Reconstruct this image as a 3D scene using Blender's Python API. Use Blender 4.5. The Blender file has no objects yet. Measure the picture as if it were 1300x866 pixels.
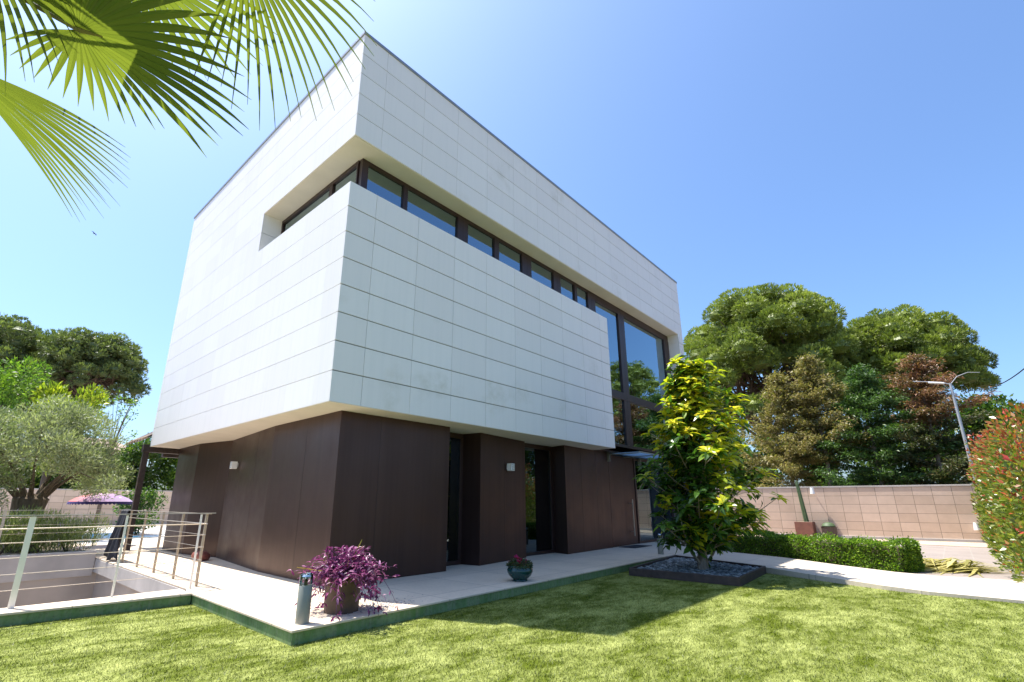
import bpy, bmesh, math, random
import numpy as np
from mathutils import Vector, Matrix

random.seed(7)
RNG = np.random.default_rng(11)
scene = bpy.context.scene
col = scene.collection
PI = math.pi

# ------------------------------------------------------------------ camera
YAW, PITCH, ROLL = math.radians(42.0544), math.radians(15.98737), math.radians(0.1171)
cam_data = bpy.data.cameras.new('camera')
cam = bpy.data.objects.new('camera', cam_data)
col.objects.link(cam)
_cy, _sy, _cp, _sp = math.cos(YAW), math.sin(YAW), math.cos(PITCH), math.sin(PITCH)
_F = Vector((_cy*_cp, _sy*_cp, _sp)); _R = Vector((_sy, -_cy, 0)); _U = _R.cross(_F)
_r = math.cos(ROLL)*_R + math.sin(ROLL)*_U; _u = -math.sin(ROLL)*_R + math.cos(ROLL)*_U
_m = Matrix((_r, _u, -_F)).transposed().to_4x4()
_m.translation = Vector((-3.876, -7.039, 1.435))
cam.matrix_world = _m
cam_data.sensor_width = 36.0
cam_data.lens = 618.3991/1300*36
cam_data.shift_x = 21.4353/1300
cam_data.shift_y = 28.4385/1300
cam_data.clip_start = 0.05
cam_data.clip_end = 2000
scene.camera = cam

# ------------------------------------------------------------------ light
SUN_AZ = math.atan2(3.92, -1.54)           # from +X, counter-clockwise
SUN_EL = math.radians(68.1)
world = bpy.data.worlds.new('World'); scene.world = world; world.use_nodes = True
wn = world.node_tree; wn.nodes.clear()
sky = wn.nodes.new('ShaderNodeTexSky'); sky.sky_type = 'NISHITA'; sky.sun_disc = False
sky.sun_elevation = SUN_EL; sky.sun_rotation = PI/2 - SUN_AZ
sky.air_density = 1.0; sky.dust_density = 2.4; sky.ozone_density = 8.0; sky.altitude = 50
bg = wn.nodes.new('ShaderNodeBackground'); bg.inputs['Strength'].default_value = 0.110
wo = wn.nodes.new('ShaderNodeOutputWorld')
tint = wn.nodes.new('ShaderNodeMix'); tint.data_type = 'RGBA'; tint.blend_type = 'MULTIPLY'; tint.inputs[0].default_value = 1.0
tint.inputs[7].default_value = (.885, .96, 1.0, 1)
wn.links.new(sky.outputs[0], tint.inputs[6]); wn.links.new(tint.outputs[2], bg.inputs[0]); wn.links.new(bg.outputs[0], wo.inputs[0])
sd = bpy.data.lights.new('sun', 'SUN'); sd.energy = 4.0; sd.angle = math.radians(0.53); sd.color = (1.0, 0.95, 0.87)
sun = bpy.data.objects.new('sun', sd); col.objects.link(sun)
_sv = Vector((math.cos(SUN_AZ)*math.cos(SUN_EL), math.sin(SUN_AZ)*math.cos(SUN_EL), math.sin(SUN_EL)))
sun.rotation_euler = (-_sv).to_track_quat('-Z', 'Y').to_euler(); sun.location = (0, 10, 30)
scene.view_settings.view_transform = 'Standard'; scene.view_settings.look = 'None'
scene.view_settings.exposure = 1.36; scene.view_settings.gamma = 1.0
scene.view_settings.use_curve_mapping = False
scene.cycles.use_denoising = True
scene.cycles.max_bounces = 8; scene.cycles.transparent_max_bounces = 16
scene.cycles.transmission_bounces = 6

# ------------------------------------------------------------------ materials
class NT:
    def __init__(s, name):
        s.m = bpy.data.materials.new(name); s.m.use_nodes = True
        s.t = s.m.node_tree; s.t.nodes.clear()
        s.out = s.t.nodes.new('ShaderNodeOutputMaterial')
    def n(s, typ, **kw):
        nd = s.t.nodes.new(typ)
        for k, v in kw.items():
            if k in nd.inputs.keys(): nd.inputs[k].default_value = v
            else: setattr(nd, k, v)
        return nd
    def l(s, a, b): s.t.links.new(a, b)
    def coord(s, scale=(1, 1, 1)):
        tc = s.n('ShaderNodeTexCoord'); mp = s.n('ShaderNodeMapping'); mp.inputs['Scale'].default_value = scale
        s.l(tc.outputs['Object'], mp.inputs[0]); return mp.outputs[0]
    def noise(s, scale, detail=4, rough=.55, vec=None, dist=0.0):
        nd = s.n('ShaderNodeTexNoise'); nd.inputs['Scale'].default_value = scale; nd.inputs['Detail'].default_value = detail
        nd.inputs['Roughness'].default_value = rough; nd.inputs['Distortion'].default_value = dist
        s.l(vec if vec is not None else s.coord(), nd.inputs['Vector']); return nd.outputs['Fac']
    def ramp(s, fac, stops, interp='LINEAR'):
        r = s.n('ShaderNodeValToRGB'); r.color_ramp.interpolation = interp; e = r.color_ramp.elements
        while len(e) < len(stops): e.new(.5)
        for el, (p, c) in zip(e, stops):
            el.position = p; el.color = (c, c, c, 1) if not hasattr(c, '__len__') else (*c[:3], 1)
        s.l(fac, r.inputs[0]); return r.outputs[0]
    def mix(s, fac, a, b, mode='MIX'):
        m = s.n('ShaderNodeMix'); m.data_type = 'RGBA'; m.blend_type = mode
        for sock, v in ((m.inputs[0], fac), (m.inputs[6], a), (m.inputs[7], b)):
            if hasattr(v, 'is_output') or hasattr(v, 'links'): s.l(v, sock)
            elif hasattr(v, '__len__'): sock.default_value = (*v[:3], 1)
            else: sock.default_value = v if sock == m.inputs[0] else (v, v, v, 1)
        return m.outputs[2]
    def attr(s, name='tone'):
        a = s.n('ShaderNodeAttribute'); a.attribute_name = name; return a.outputs['Fac']
    def bsdf(s, color, rough=.6, metal=0., spec=.5, bump=None, bstr=.3, bdist=.01):
        b = s.n('ShaderNodeBsdfPrincipled')
        if hasattr(color, 'links'): s.l(color, b.inputs['Base Color'])
        else: b.inputs['Base Color'].default_value = (*color, 1)
        if hasattr(rough, 'links'): s.l(rough, b.inputs['Roughness'])
        else: b.inputs['Roughness'].default_value = rough
        b.inputs['Metallic'].default_value = metal; b.inputs['Specular IOR Level'].default_value = spec
        if bump is not None:
            bp = s.n('ShaderNodeBump'); bp.inputs['Strength'].default_value = bstr; bp.inputs['Distance'].default_value = bdist
            s.l(bump, bp.inputs['Height']); s.l(bp.outputs[0], b.inputs['Normal'])
        return b
    def done(s, sh):
        s.l(sh.outputs[0] if hasattr(sh, 'outputs') else sh, s.out.inputs[0]); return s.m

def plain(name, c, rough=.6, metal=0., var=.12, scale=6., spec=.5, bump=.15):
    k = NT(name); nz = k.noise(scale, 5)
    d = [max(0, x*(1-var)) for x in c]; h = [min(1, x*(1+var)) for x in c]
    fine = k.noise(scale*14, 3)
    return k.done(k.bsdf(k.ramp(nz, [(.3, d), (.7, h)]), rough, metal, spec, fine, bump, .004))

def leafmat(name, stops, trans=.35, tcol=None, rough=.45, spec=.4):
    k = NT(name); a = k.attr()
    c = k.ramp(a, stops)
    b = k.bsdf(c, rough, 0, spec)
    t = k.n('ShaderNodeBsdfTranslucent')
    k.l(k.mix(.6, c, tcol or (.25, .4, .04), 'MIX') if tcol is not None else k.mix(1.0, c, (1.6, 1.9, .8), 'MULTIPLY'), t.inputs[0])
    mx = k.n('ShaderNodeMixShader'); mx.inputs[0].default_value = trans
    k.l(b.outputs[0], mx.inputs[1]); k.l(t.outputs[0], mx.inputs[2])
    return k.done(mx)

def mat_panel():
    k = NT('white_ceramic'); a = k.attr()
    base = k.ramp(a, [(0, (.845, .805, .775)), (1, (.885, .85, .82))])
    streak = k.noise(1.0, 4, .6, k.coord((9, 9, .35)))
    base = k.mix(k.ramp(streak, [(.45, 0.), (.8, .16)]), base, (.6, .6, .585))
    blot = k.noise(.55, 3, .5, k.coord((1, 1, 1.3)))
    st = k.ramp(blot, [(.585, 0.), (.70, .38)])
    fine = k.noise(5, 5, .65)
    sp = k.n('ShaderNodeSeparateXYZ'); k.l(k.coord(), sp.inputs[0])
    st2 = k.mix(1.0, st, k.ramp(fine, [(.36, 0.), (.6, 1.)]), 'MULTIPLY')
    st2 = k.mix(1.0, st2, k.ramp(sp.outputs[1], [(.025, 1.), (.03, 0.)]), 'MULTIPLY')
    base = k.mix(st2, base, (.50, .46, .34))
    return k.done(k.bsdf(base, .42, 0, .35, k.noise(60, 3), .06, .002))

def mat_brown():
    k = NT('brown_aluminium')
    s1 = k.noise(1., 3, .5, k.coord((10, 10, .2)))
    c = k.ramp(s1, [(.3, (.072, .041, .035)), (.7, (.086, .050, .042))])
    r = k.ramp(k.noise(2.0, 4), [(.3, .34), (.7, .46)])
    b = k.bsdf(c, r, .65, .4)
    return k.done(b)

def mat_glass(name, refl=.22, tint=(.55, .62, .62)):
    k = NT(name)
    tr = k.n('ShaderNodeBsdfTransparent'); tr.inputs[0].default_value = (*tint, 1)
    gl = k.n('ShaderNodeBsdfGlossy'); gl.inputs['Roughness'].default_value = .0; gl.inputs[0].default_value = (.68, .88, 1, 1)
    fr = k.n('ShaderNodeFresnel'); fr.inputs[0].default_value = 1.5
    ma = k.n('ShaderNodeMath'); ma.operation = 'ADD'; ma.use_clamp = True; ma.inputs[1].default_value = refl
    k.l(fr.outputs[0], ma.inputs[0])
    mx = k.n('ShaderNodeMixShader'); k.l(ma.outputs[0], mx.inputs[0]); k.l(tr.outputs[0], mx.inputs[1]); k.l(gl.outputs[0], mx.inputs[2])
    return k.done(mx)

def mat_blocks():
    k = NT('split_face_block'); tc = k.n('ShaderNodeTexCoord'); sp = k.n('ShaderNodeSeparateXYZ')
    k.l(tc.outputs['UV'], sp.inputs[0])
    cb = k.n('ShaderNodeCombineXYZ'); k.l(sp.outputs[0], cb.inputs[0]); k.l(sp.outputs[1], cb.inputs[1])
    br = k.n('ShaderNodeTexBrick'); br.offset = 0.0; br.squash = 1.0
    k.l(cb.outputs[0], br.inputs['Vector'])
    br.inputs['Scale'].default_value = 1.0; br.inputs['Brick Width'].default_value = .6; br.inputs['Row Height'].default_value = .347
    br.inputs['Mortar Size'].default_value = .009; br.inputs['Mortar Smooth'].default_value = .3; br.inputs['Bias'].default_value = 0
    br.inputs['Color1'].default_value = (.57, .435, .335, 1); br.inputs['Color2'].default_value = (.68, .53, .42, 1)
    br.inputs['Mortar'].default_value = (.25, .195, .155, 1)
    nz = k.noise(3, 6, .65)
    c = k.mix(.35, br.outputs['Color'], k.ramp(nz, [(.3, .68), (.7, 1.05)]), 'MULTIPLY')
    hm = k.mix(.3, k.ramp(br.outputs['Fac'], [(0, 1.), (1, 0.)]), k.noise(30, 4))
    return k.done(k.bsdf(c, .85, 0, .2, hm, .5, .01))

def mat_pave(name, c, w, h, gap, mortar, offset=0.0, bump=.25):
    k = NT(name); br = k.n('ShaderNodeTexBrick'); br.offset = offset
    k.l(k.coord(), br.inputs['Vector']); br.inputs['Scale'].default_value = 1.0
    br.inputs['Brick Width'].default_value = w; br.inputs['Row Height'].default_value = h; br.inputs['Mortar Size'].default_value = gap
    br.inputs['Mortar Smooth'].default_value = .2
    br.inputs['Color1'].default_value = (*[x*.95 for x in c], 1); br.inputs['Color2'].default_value = (*[x*1.04 for x in c], 1)
    br.inputs['Mortar'].default_value = (*mortar, 1)
    nz = k.noise(1.3, 7, .65); nz2 = k.noise(22, 4)
    cc = k.mix(.6, br.outputs['Color'], k.ramp(nz, [(.3, .8), (.7, 1.06)]), 'MULTIPLY')
    cc = k.mix(.35, cc, k.ramp(nz2, [(.3, .78), (.7, 1.1)]), 'MULTIPLY')
    return k.done(k.bsdf(cc, .8, 0, .25, nz2, bump, .004))

def mat_lawn(name, grass=False):
    k = NT(name)
    tc = k.n('ShaderNodeTexCoord'); vec = tc.outputs['Object']; sv = k.coord((1.0, 1.9, 1))
    big = k.noise(1.0, 3, .6, sv, .7); mid = k.noise(3.4, 8, .78, sv, .4); fine = k.noise(38, 4, .7, vec)
    m = k.mix(.55, big, mid)
    patch = k.ramp(m, [(.43, 0.), (.50, .4), (.59, 1.)])
    c = k.mix(patch, (.088, .116, .008), (.30, .33, .10))
    c = k.mix(.6, c, k.ramp(fine, [(.25, .45), (.6, 1.1)]), 'MULTIPLY')
    if grass:
        c = k.mix(1., c, k.ramp(k.attr(), [(0, (.5, .6, .4)), (.6, (1.0, 1.0, .9)), (1, (1.7, 1.6, 1.2))]), 'MULTIPLY')
        b = k.bsdf(c, .5, 0, .35)
        t = k.n('ShaderNodeBsdfTranslucent'); k.l(c, t.inputs[0])
        mx = k.n('ShaderNodeMixShader'); mx.inputs[0].default_value = .3
        k.l(b.outputs[0], mx.inputs[1]); k.l(t.outputs[0], mx.inputs[2]); return k.done(mx)
    return k.done(k.bsdf(c, .9, 0, .1, fine, .6, .02))

def mat_bark(name, c1, c2, sc=(6, 6, 1.2)):
    k = NT(name); v = k.coord(sc); n = k.noise(2.5, 6, .7, v)
    return k.done(k.bsdf(k.ramp(n, [(.3, c1), (.7, c2)]), .9, 0, .1, n, .8, .05))

M = {}
M['panel'] = mat_panel()
M['joint'] = plain('joint_shadow_gap', (.24, .23, .22), .8)
M['stucco'] = plain('soffit_render', (.72, .67, .60), .85, 0, .05, 2., .2)
M['coping'] = plain('zinc_coping', (.30, .31, .33), .4, .6, .08)
M['brown'] = mat_brown()
M['chrome'] = plain('chrome', (.85, .86, .88), .12, 1., .02)
M['sunlit_steel'] = plain('sunlit_steel', (.86, .83, .79), .38, .5, .04, 5.)  # same steel made paler: sun glare on the front posts put into the colour
M['post'] = plain('reflected_tan_steel', (.44, .36, .27), .42, .55, .1, 5.)  # tan is the posts' reflection of their surroundings, painted into the base colour
M['frame'] = plain('brown_window_frame', (.046, .024, .021), .38, .2, .1)
M['glass'] = mat_glass('window_glass', .34)
M['glass_low'] = mat_glass('ground_floor_glass', .10, (.35, .37, .37))
M['clear'] = mat_glass('clear_glass', .02, (.9, .94, .94))
_k = NT('canopy_glass'); _a = _k.n('ShaderNodeBsdfTransparent'); _a.inputs[0].default_value = (.80, .90, .95, 1)
_b = _k.n('ShaderNodeBsdfTranslucent'); _b.inputs[0].default_value = (.62, .74, .82, 1)
_c = _k.n('ShaderNodeMixShader'); _c.inputs[0].default_value = .45; _k.l(_a.outputs[0], _c.inputs[1]); _k.l(_b.outputs[0], _c.inputs[2]); M['canopy'] = _k.done(_c)
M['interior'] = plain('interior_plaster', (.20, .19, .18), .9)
M['steel'] = plain('stainless_steel', (.50, .44, .37), .42, .8, .08, 5.)
M['steel_dull'] = plain('satin_steel', (.25, .255, .22), .5, .3, .08)
M['terrace'] = mat_pave('terrace_stone', (.68, .56, .425), 1.2, 1.2, .008, (.40, .33, .26))
M['path'] = mat_pave('path_concrete', (.56, .485, .40), 1.6, 1.6, .009, (.38, .34, .30))
M['drive'] = mat_pave('driveway_pavers', (.29, .245, .22), .6, .6, .014, (.30, .27, .24))
M['deck'] = mat_pave('pool_deck', (.56, .52, .47), .6, .6, .008, (.43, .4, .37))
_k = NT('green_painted_kerb'); _n1 = _k.noise(1., 5, .7, _k.coord((14, 14, 1.2))); _n2 = _k.noise(2.3, 6, .7); _n3 = _k.noise(26, 5, .7)
_c = _k.mix(_k.ramp(_n2, [(.35, 0.), (.65, 1.)]), (.105, .195, .06), (.21, .30, .125)); _c = _k.mix(_k.ramp(_n1, [(.42, 0.), (.7, .6)]), _c, (.30, .30, .21)); _c = _k.mix(_k.ramp(_n3, [(.5, 0.), (.72, .7)]), _c, (.10, .105, .05))
M['green'] = _k.done(_k.bsdf(_c, .85, 0, .2, _n3, .6, .006))
M['lawn'] = mat_lawn('turf_base'); M['grass'] = mat_lawn('turf_blades', True)
M['soil'] = plain('dry_soil', (.40, .285, .20), .95, 0, .25, 2.)
M['earth'] = plain('garden_earth', (.19, .15, .10), .95, 0, .3, .8)
M['blocks'] = mat_blocks()
M['concrete'] = plain('stained_concrete', (.46, .42, .385), .85, 0, .18, 1.2)
M['pitwall'] = plain('pit_render', (.42, .355, .295), .9, 0, .2, .9)
M['water'] = plain('pool_water', (.03, .22, .45), .08, 0, .1, 3., .5, .4)
M['timber'] = plain('dark_timber', (.055, .036, .03), .7, 0, .3, 9.)
M['pebble'] = None
M['pot'] = plain('rusty_brown_pot', (.095, .058, .038), .55, .1, .3, 5.)
M['clay'] = plain('red_clay', (.23, .07, .05), .55, 0, .25)
M['glaze'] = plain('green_glaze', (.004, .045, .042), .14, 0, .35, 9., .6, .05)
M['planter'] = plain('rust_planter', (.16, .065, .045), .7, 0, .2)
M['darkpot'] = plain('dark_pot', (.06, .045, .04), .6)
M['cactus'] = plain('cactus_green', (.06, .10, .04), .6, 0, .2)
M['white'] = plain('white_lacquer', (.82, .82, .80), .4, 0, .03)
M['grey'] = plain('galvanised_grey', (.42, .43, .44), .45, .5)
M['black_cloth'] = plain('dark_cloth', (.022, .022, .028), .8, 0, .2, 20.)
M['mat'] = plain('rubber_mat', (.03, .03, .032), .9)
M['bark'] = mat_bark('pine_bark', (.10, .065, .045), (.24, .17, .13))
M['bark2'] = mat_bark('grey_bark', (.17, .135, .10), (.38, .32, .26))
M['olivebark'] = mat_bark('olive_bark', (.07, .05, .035), (.22, .175, .125))
M['stem'] = plain('branch_brown', (.12, .085, .06), .8)
M['purple_stem'] = plain('purple_stem', (.13, .03, .10), .5)
M['palmstem'] = plain('palm_petiole', (.15, .14, .05), .5)
M['fibre'] = mat_bark('palm_trunk_fibre', (.08, .05, .03), (.22, .15, .09), (8, 8, 3))
M['plaster'] = plain('distant_plaster', (.62, .55, .48), .9); M['rooftile'] = plain('distant_roof', (.40, .29, .23), .9)
M['wire'] = plain('black_cable', (.02, .02, .02), .6)
M['dirtstrip'] = plain('sandy_strip', (.46, .345, .25), .95, 0, .2, 2.5)
M['pine'] = leafmat('pine_needles', [(0, (.075, .10, .02)), (.5, (.18, .225, .04)), (1, (.35, .39, .08))], .18)
M['pine_dark'] = leafmat('dark_pine_needles', [(0, (.07, .09, .03)), (.6, (.155, .19, .06)), (1, (.28, .32, .10))], .18)
M['brownneedle'] = leafmat('browning_conifer', [(0, (.11, .10, .03)), (.45, (.22, .18, .06)), (.75, (.34, .255, .10)), (1, (.20, .22, .06))], .25)
M['cedar'] = leafmat('green_conifer', [(0, (.028, .062, .016)), (.6, (.06, .125, .026)), (1, (.13, .21, .045))], .25)
M['rust'] = leafmat('rust_conifer', [(0, (.035, .055, .016)), (.4, (.07, .085, .025)), (.62, (.17, .10, .045)), (1, (.25, .115, .07))], .25)
M['olive'] = leafmat('olive_leaves', [(0, (.13, .16, .08)), (.5, (.25, .27, .155)), (1, (.42, .43, .29))], .25)
M['bright'] = leafmat('bright_leaves', [(0, (.05, .10, .014)), (.5, (.10, .18, .022)), (1, (.21, .29, .035))], .4)
M['yellowleaf'] = leafmat('yellow_green_leaves', [(0, (.09, .14, .018)), (.5, (.20, .25, .025)), (1, (.36, .36, .04))], .4)
M['midgreen'] = leafmat('mid_green_leaves', [(0, (.025, .055, .012)), (.6, (.06, .115, .02)), (1, (.14, .20, .03))], .35)
M['hedge'] = leafmat('hedge_leaves', [(0, (.06, .12, .015)), (.6, (.145, .235, .025)), (1, (.28, .38, .04))], .42)
M['lavender'] = leafmat('lavender_leaves', [(0, (.12, .17, .04)), (.55, (.27, .32, .10)), (.9, (.45, .47, .20)), (1, (.46, .36, .54))], .25)
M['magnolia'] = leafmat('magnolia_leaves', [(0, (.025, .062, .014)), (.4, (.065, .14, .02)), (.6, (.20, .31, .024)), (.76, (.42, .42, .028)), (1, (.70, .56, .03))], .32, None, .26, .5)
M['photinia'] = leafmat('photinia_leaves', [(0, (.06, .10, .014)), (.4, (.12, .16, .022)), (.68, (.24, .25, .035)), (.80, (.26, .17, .035)), (.9, (.34, .085, .035)), (1, (.42, .05, .04))], .3, None, .3, .5)
M['purple'] = leafmat('purple_leaves', [(0, (.05, .010, .045)), (.45, (.15, .025, .10)), (.75, (.34, .09, .21)), (1, (.55, .28, .44))], .3, (.32, .04, .22), .4)
M['strap'] = leafmat('straw_blades', [(0, (.40, .28, .06)), (1, (.42, .40, .10))], .4)
M['flower'] = leafmat('flower_leaves', [(0, (.03, .05, .02)), (.55, (.09, .12, .05)), (.75, (.16, .10, .06)), (.85, (.38, .02, .04)), (1, (.50, .03, .22))], .3)
M['palm'] = leafmat('palm_leaf', [(0, (.04, .066, .010)), (1, (.14, .17, .022))], .52, (.20, .265, .02), .4)
M['dryfrond'] = leafmat('dry_frond', [(0, (.24, .22, .06)), (.6, (.44, .37, .12)), (1, (.55, .48, .22))], .2)
_k = NT('pebbles'); M['pebble'] = _k.done(_k.bsdf(_k.ramp(_k.attr(), [(0, (.06, .07, .075)), (.6, (.17, .19, .20)), (1, (.34, .37, .38))]), .7, 0, .3))
_k = NT('pale_gravel'); M['gravel'] = _k.done(_k.bsdf(_k.ramp(_k.attr(), [(0, (.25, .22, .2)), (.5, (.5, .47, .43)), (1, (.7, .67, .62))]), .8, 0, .2))
_k = NT('parasol_cloth'); _v = _k.attr(); M['parasol'] = _k.done(_k.bsdf(_k.ramp(_v, [(0, (.50, .13, .12)), (.35, (.52, .17, .17)), (.52, (.40, .24, .32)), (.8, (.30, .20, .34)), (1, (.42, .34, .44))]), .8, 0, .2, _k.noise(20, 3), .2))
M['valance'] = plain('parasol_valance', (.05, .035, .16), .8)

# ------------------------------------------------------------------ builders
def link(o, parent=None):
    col.objects.link(o)
    if parent is not None: o.parent = parent
    return o

def tag(o, label=None, cat=None, group=None, kind=None):
    if label: o['label'] = label
    if cat: o['category'] = cat
    if group: o['group'] = group
    if kind: o['kind'] = kind
    return o

def thing(name, loc, label, cat, group=None, rz=0):
    o = bpy.data.objects.new(name, None); o.empty_display_size = .3
    col.objects.link(o); o.location = loc; o.rotation_euler.z = rz
    return tag(o, label, cat, group)

class MB:
    def __init__(s): s.v = []; s.f = []; s.t = []
    def add(s, vs, fs, tone=.5):
        b = len(s.v); s.v += [tuple(p) for p in vs]
        for f in fs: s.f.append(tuple(i+b for i in f)); s.t.append(tone)
        return s
    def box(s, x0, x1, y0, y1, z0, z1, tone=.5):
        return s.add([(x, y, z) for z in (z0, z1) for y in (y0, y1) for x in (x0, x1)],
                     [(0, 2, 3, 1), (4, 5, 7, 6), (0, 1, 5, 4), (2, 6, 7, 3), (0, 4, 6, 2), (1, 3, 7, 5)], tone)
    def obox(s, c, ax, ay, az, hx, hy, hz, tone=.5):
        c = Vector(c); ax, ay, az = Vector(ax), Vector(ay), Vector(az)
        vs = [c+ax*hx*i+ay*hy*j+az*hz*k for k in (-1, 1) for j in (-1, 1) for i in (-1, 1)]
        return s.add(vs, [(0, 2, 3, 1), (4, 5, 7, 6), (0, 1, 5, 4), (2, 6, 7, 3), (0, 4, 6, 2), (1, 3, 7, 5)], tone)
    def prism(s, poly, z0, z1, tone=.5):
        n = len(poly)
        vs = [(x, y, z0) for x, y in poly]+[(x, y, z1) for x, y in poly]
        return s.add(vs, [tuple(range(n-1, -1, -1)), tuple(range(n, 2*n))]+[(i, (i+1) % n, n+(i+1) % n, n+i) for i in range(n)], tone)
    def tube(s, pts, rad, n=8, tone=.5, cap=True):
        pts = [Vector(p) for p in pts]
        if not hasattr(rad, '__len__'): rad = [rad]*len(pts)
        rings = []; ref = None
        for i, p in enumerate(pts):
            d = (pts[min(i+1, len(pts)-1)]-pts[max(i-1, 0)]).normalized()
            if ref is None: ref = d.orthogonal().normalized()
            a = (ref-d*ref.dot(d)).normalized(); b = d.cross(a); ref = a
            rings.append([p+(a*math.cos(2*PI*k/n)+b*math.sin(2*PI*k/n))*rad[i] for k in range(n)])
        vs = [q for r in rings for q in r]; fs = []
        for i in range(len(pts)-1):
            for k in range(n): fs.append((i*n+k, i*n+(k+1) % n, (i+1)*n+(k+1) % n, (i+1)*n+k))
        if cap: fs += [tuple(range(n-1, -1, -1)), tuple(range((len(pts)-1)*n, len(pts)*n))]
        return s.add(vs, fs, tone)
    def lathe(s, prof, n=24, c=(0, 0, 0), tone=.5):
        vs = []; fs = []
        for r, z in prof:
            for k in range(n): vs.append((c[0]+r*math.cos(2*PI*k/n), c[1]+r*math.sin(2*PI*k/n), c[2]+z))
        for i in range(len(prof)-1):
            for k in range(n): fs.append((i*n+k, i*n+(k+1) % n, (i+1)*n+(k+1) % n, (i+1)*n+k))
        return s.add(vs, fs, tone)
    def build(s, name, mat, parent=None, smooth=False, bevel=0, fix=True):
        me = bpy.data.meshes.new(name); me.from_pydata(s.v, [], s.f); me.materials.append(mat)
        at = me.attributes.new('tone', 'FLOAT', 'FACE'); at.data.foreach_set('value', np.array(s.t, dtype=np.float32))
        if fix:
            bm = bmesh.new(); bm.from_mesh(me); bmesh.ops.recalc_face_normals(bm, faces=bm.faces); bm.to_mesh(me); bm.free()
        if smooth:
            me.polygons.foreach_set('use_smooth', [True]*len(me.polygons))
            if hasattr(me, 'set_sharp_from_angle'): me.set_sharp_from_angle(angle=math.radians(40))
        o = bpy.data.objects.new(name, me); link(o, parent)
        if bevel:
            b = o.modifiers.new('bevel', 'BEVEL'); b.width = bevel; b.segments = 2; b.limit_method = 'ANGLE'
        return o

def np_mesh(name, V, k, mat, parent=None, tone=None, smooth=False):
    """V: (nfaces*k, 3) unshared polygons of k corners."""
    V = np.asarray(V, dtype=np.float32).reshape(-1, 3); nv = len(V); nf = nv//k
    me = bpy.data.meshes.new(name)
    me.vertices.add(nv); me.vertices.foreach_set('co', V.ravel())
    me.loops.add(nv); me.loops.foreach_set('vertex_index', np.arange(nv, dtype=np.int32))
    me.polygons.add(nf); me.polygons.foreach_set('loop_start', np.arange(0, nv, k, dtype=np.int32))
    me.update(calc_edges=True)
    if tone is not None:
        at = me.attributes.new('tone', 'FLOAT', 'FACE'); at.data.foreach_set('value', np.asarray(tone, dtype=np.float32))
    me.materials.append(mat)
    o = bpy.data.objects.new(name, me); return link(o, parent)

def unit(a): return a/(np.linalg.norm(a, axis=-1, keepdims=True)+1e-9)
def rdir(n): return unit(RNG.normal(size=(n, 3)))

def leaf_quads(P, D, L, W, bend=.0, N=None):
    """diamond leaves: base P, direction D, length L, width W"""
    n = len(P); D = unit(D); L = np.broadcast_to(L, (n,))[:, None]; W = np.broadcast_to(W, (n,))[:, None]
    S = unit(np.cross(D, rdir(n) if N is None else N)); Nn = np.cross(S, D)
    a = P; c = P+D*L-Nn*L*bend; m = P+D*L*.5+Nn*L*bend*.3
    return np.stack([a, m+S*W*.5, c, m-S*W*.5], axis=1)

def folded_leaves(P, D, N, L, W, fold=.25, droop=.15):
    """broad leaves of four quads folded along the midrib, pointed at both ends"""
    n = len(P); D = unit(D); S = unit(np.cross(D, N)); Nn = np.cross(S, D)
    L = np.broadcast_to(L, (n,))[:, None]; W = np.broadcast_to(W, (n,))[:, None]
    r = [P, P+D*L*.38+Nn*L*.02, P+D*L*.72-Nn*L*droop*.4, P+D*L-Nn*L*droop]
    w = [.08, .5, .42, .02]; q = []
    for i in range(3):
        for sgn in (1, -1):
            q.append(np.stack([r[i], r[i+1], r[i+1]+sgn*S*W*w[i+1]+Nn*W*fold*w[i+1]*2*.5, r[i]+sgn*S*W*w[i]+Nn*W*fold*w[i]], axis=1))
    Q = np.stack(q, axis=1)              # n,6,4,3
    return Q.reshape(-1, 3), 6

def lobe_points(lobes, n, shell=.72):
    """points in ellipsoid lobes [(cx,cy,cz,rx,ry,rz)], volume-weighted, biased to the outside"""
    lb = np.array(lobes, dtype=float); w = (lb[:, 3]*lb[:, 4]*lb[:, 5])**(2/3); w /= w.sum()
    idx = RNG.choice(len(lb), n, p=w); d = rdir(n)
    r = shell+(1-shell)*RNG.random(n)**.8
    inner = RNG.random(n) < .25; r[inner] = RNG.random(inner.sum())**.5*shell
    P = lb[idx, :3]+d*lb[idx, 3:6]*r[:, None]
    return P, unit(d/lb[idx, 3:6]), idx

def trunk_mb(base, top, r0, r1, wob=.15, n=7, sides=9, mb=None, flare=1.35):
    mb = mb or MB(); base = Vector(base); top = Vector(top); pts = []; rr = []
    for i in range(n):
        t = i/(n-1); p = base.lerp(top, t)
        if 0 < i < n-1: p += Vector((random.uniform(-wob, wob), random.uniform(-wob, wob), 0))
        pts.append(p); rr.append((r0*(1-t)+r1*t)*(1+(flare-1)*max(0, 1-t*6)))
    mb.tube(pts, rr, sides); return mb

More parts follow.
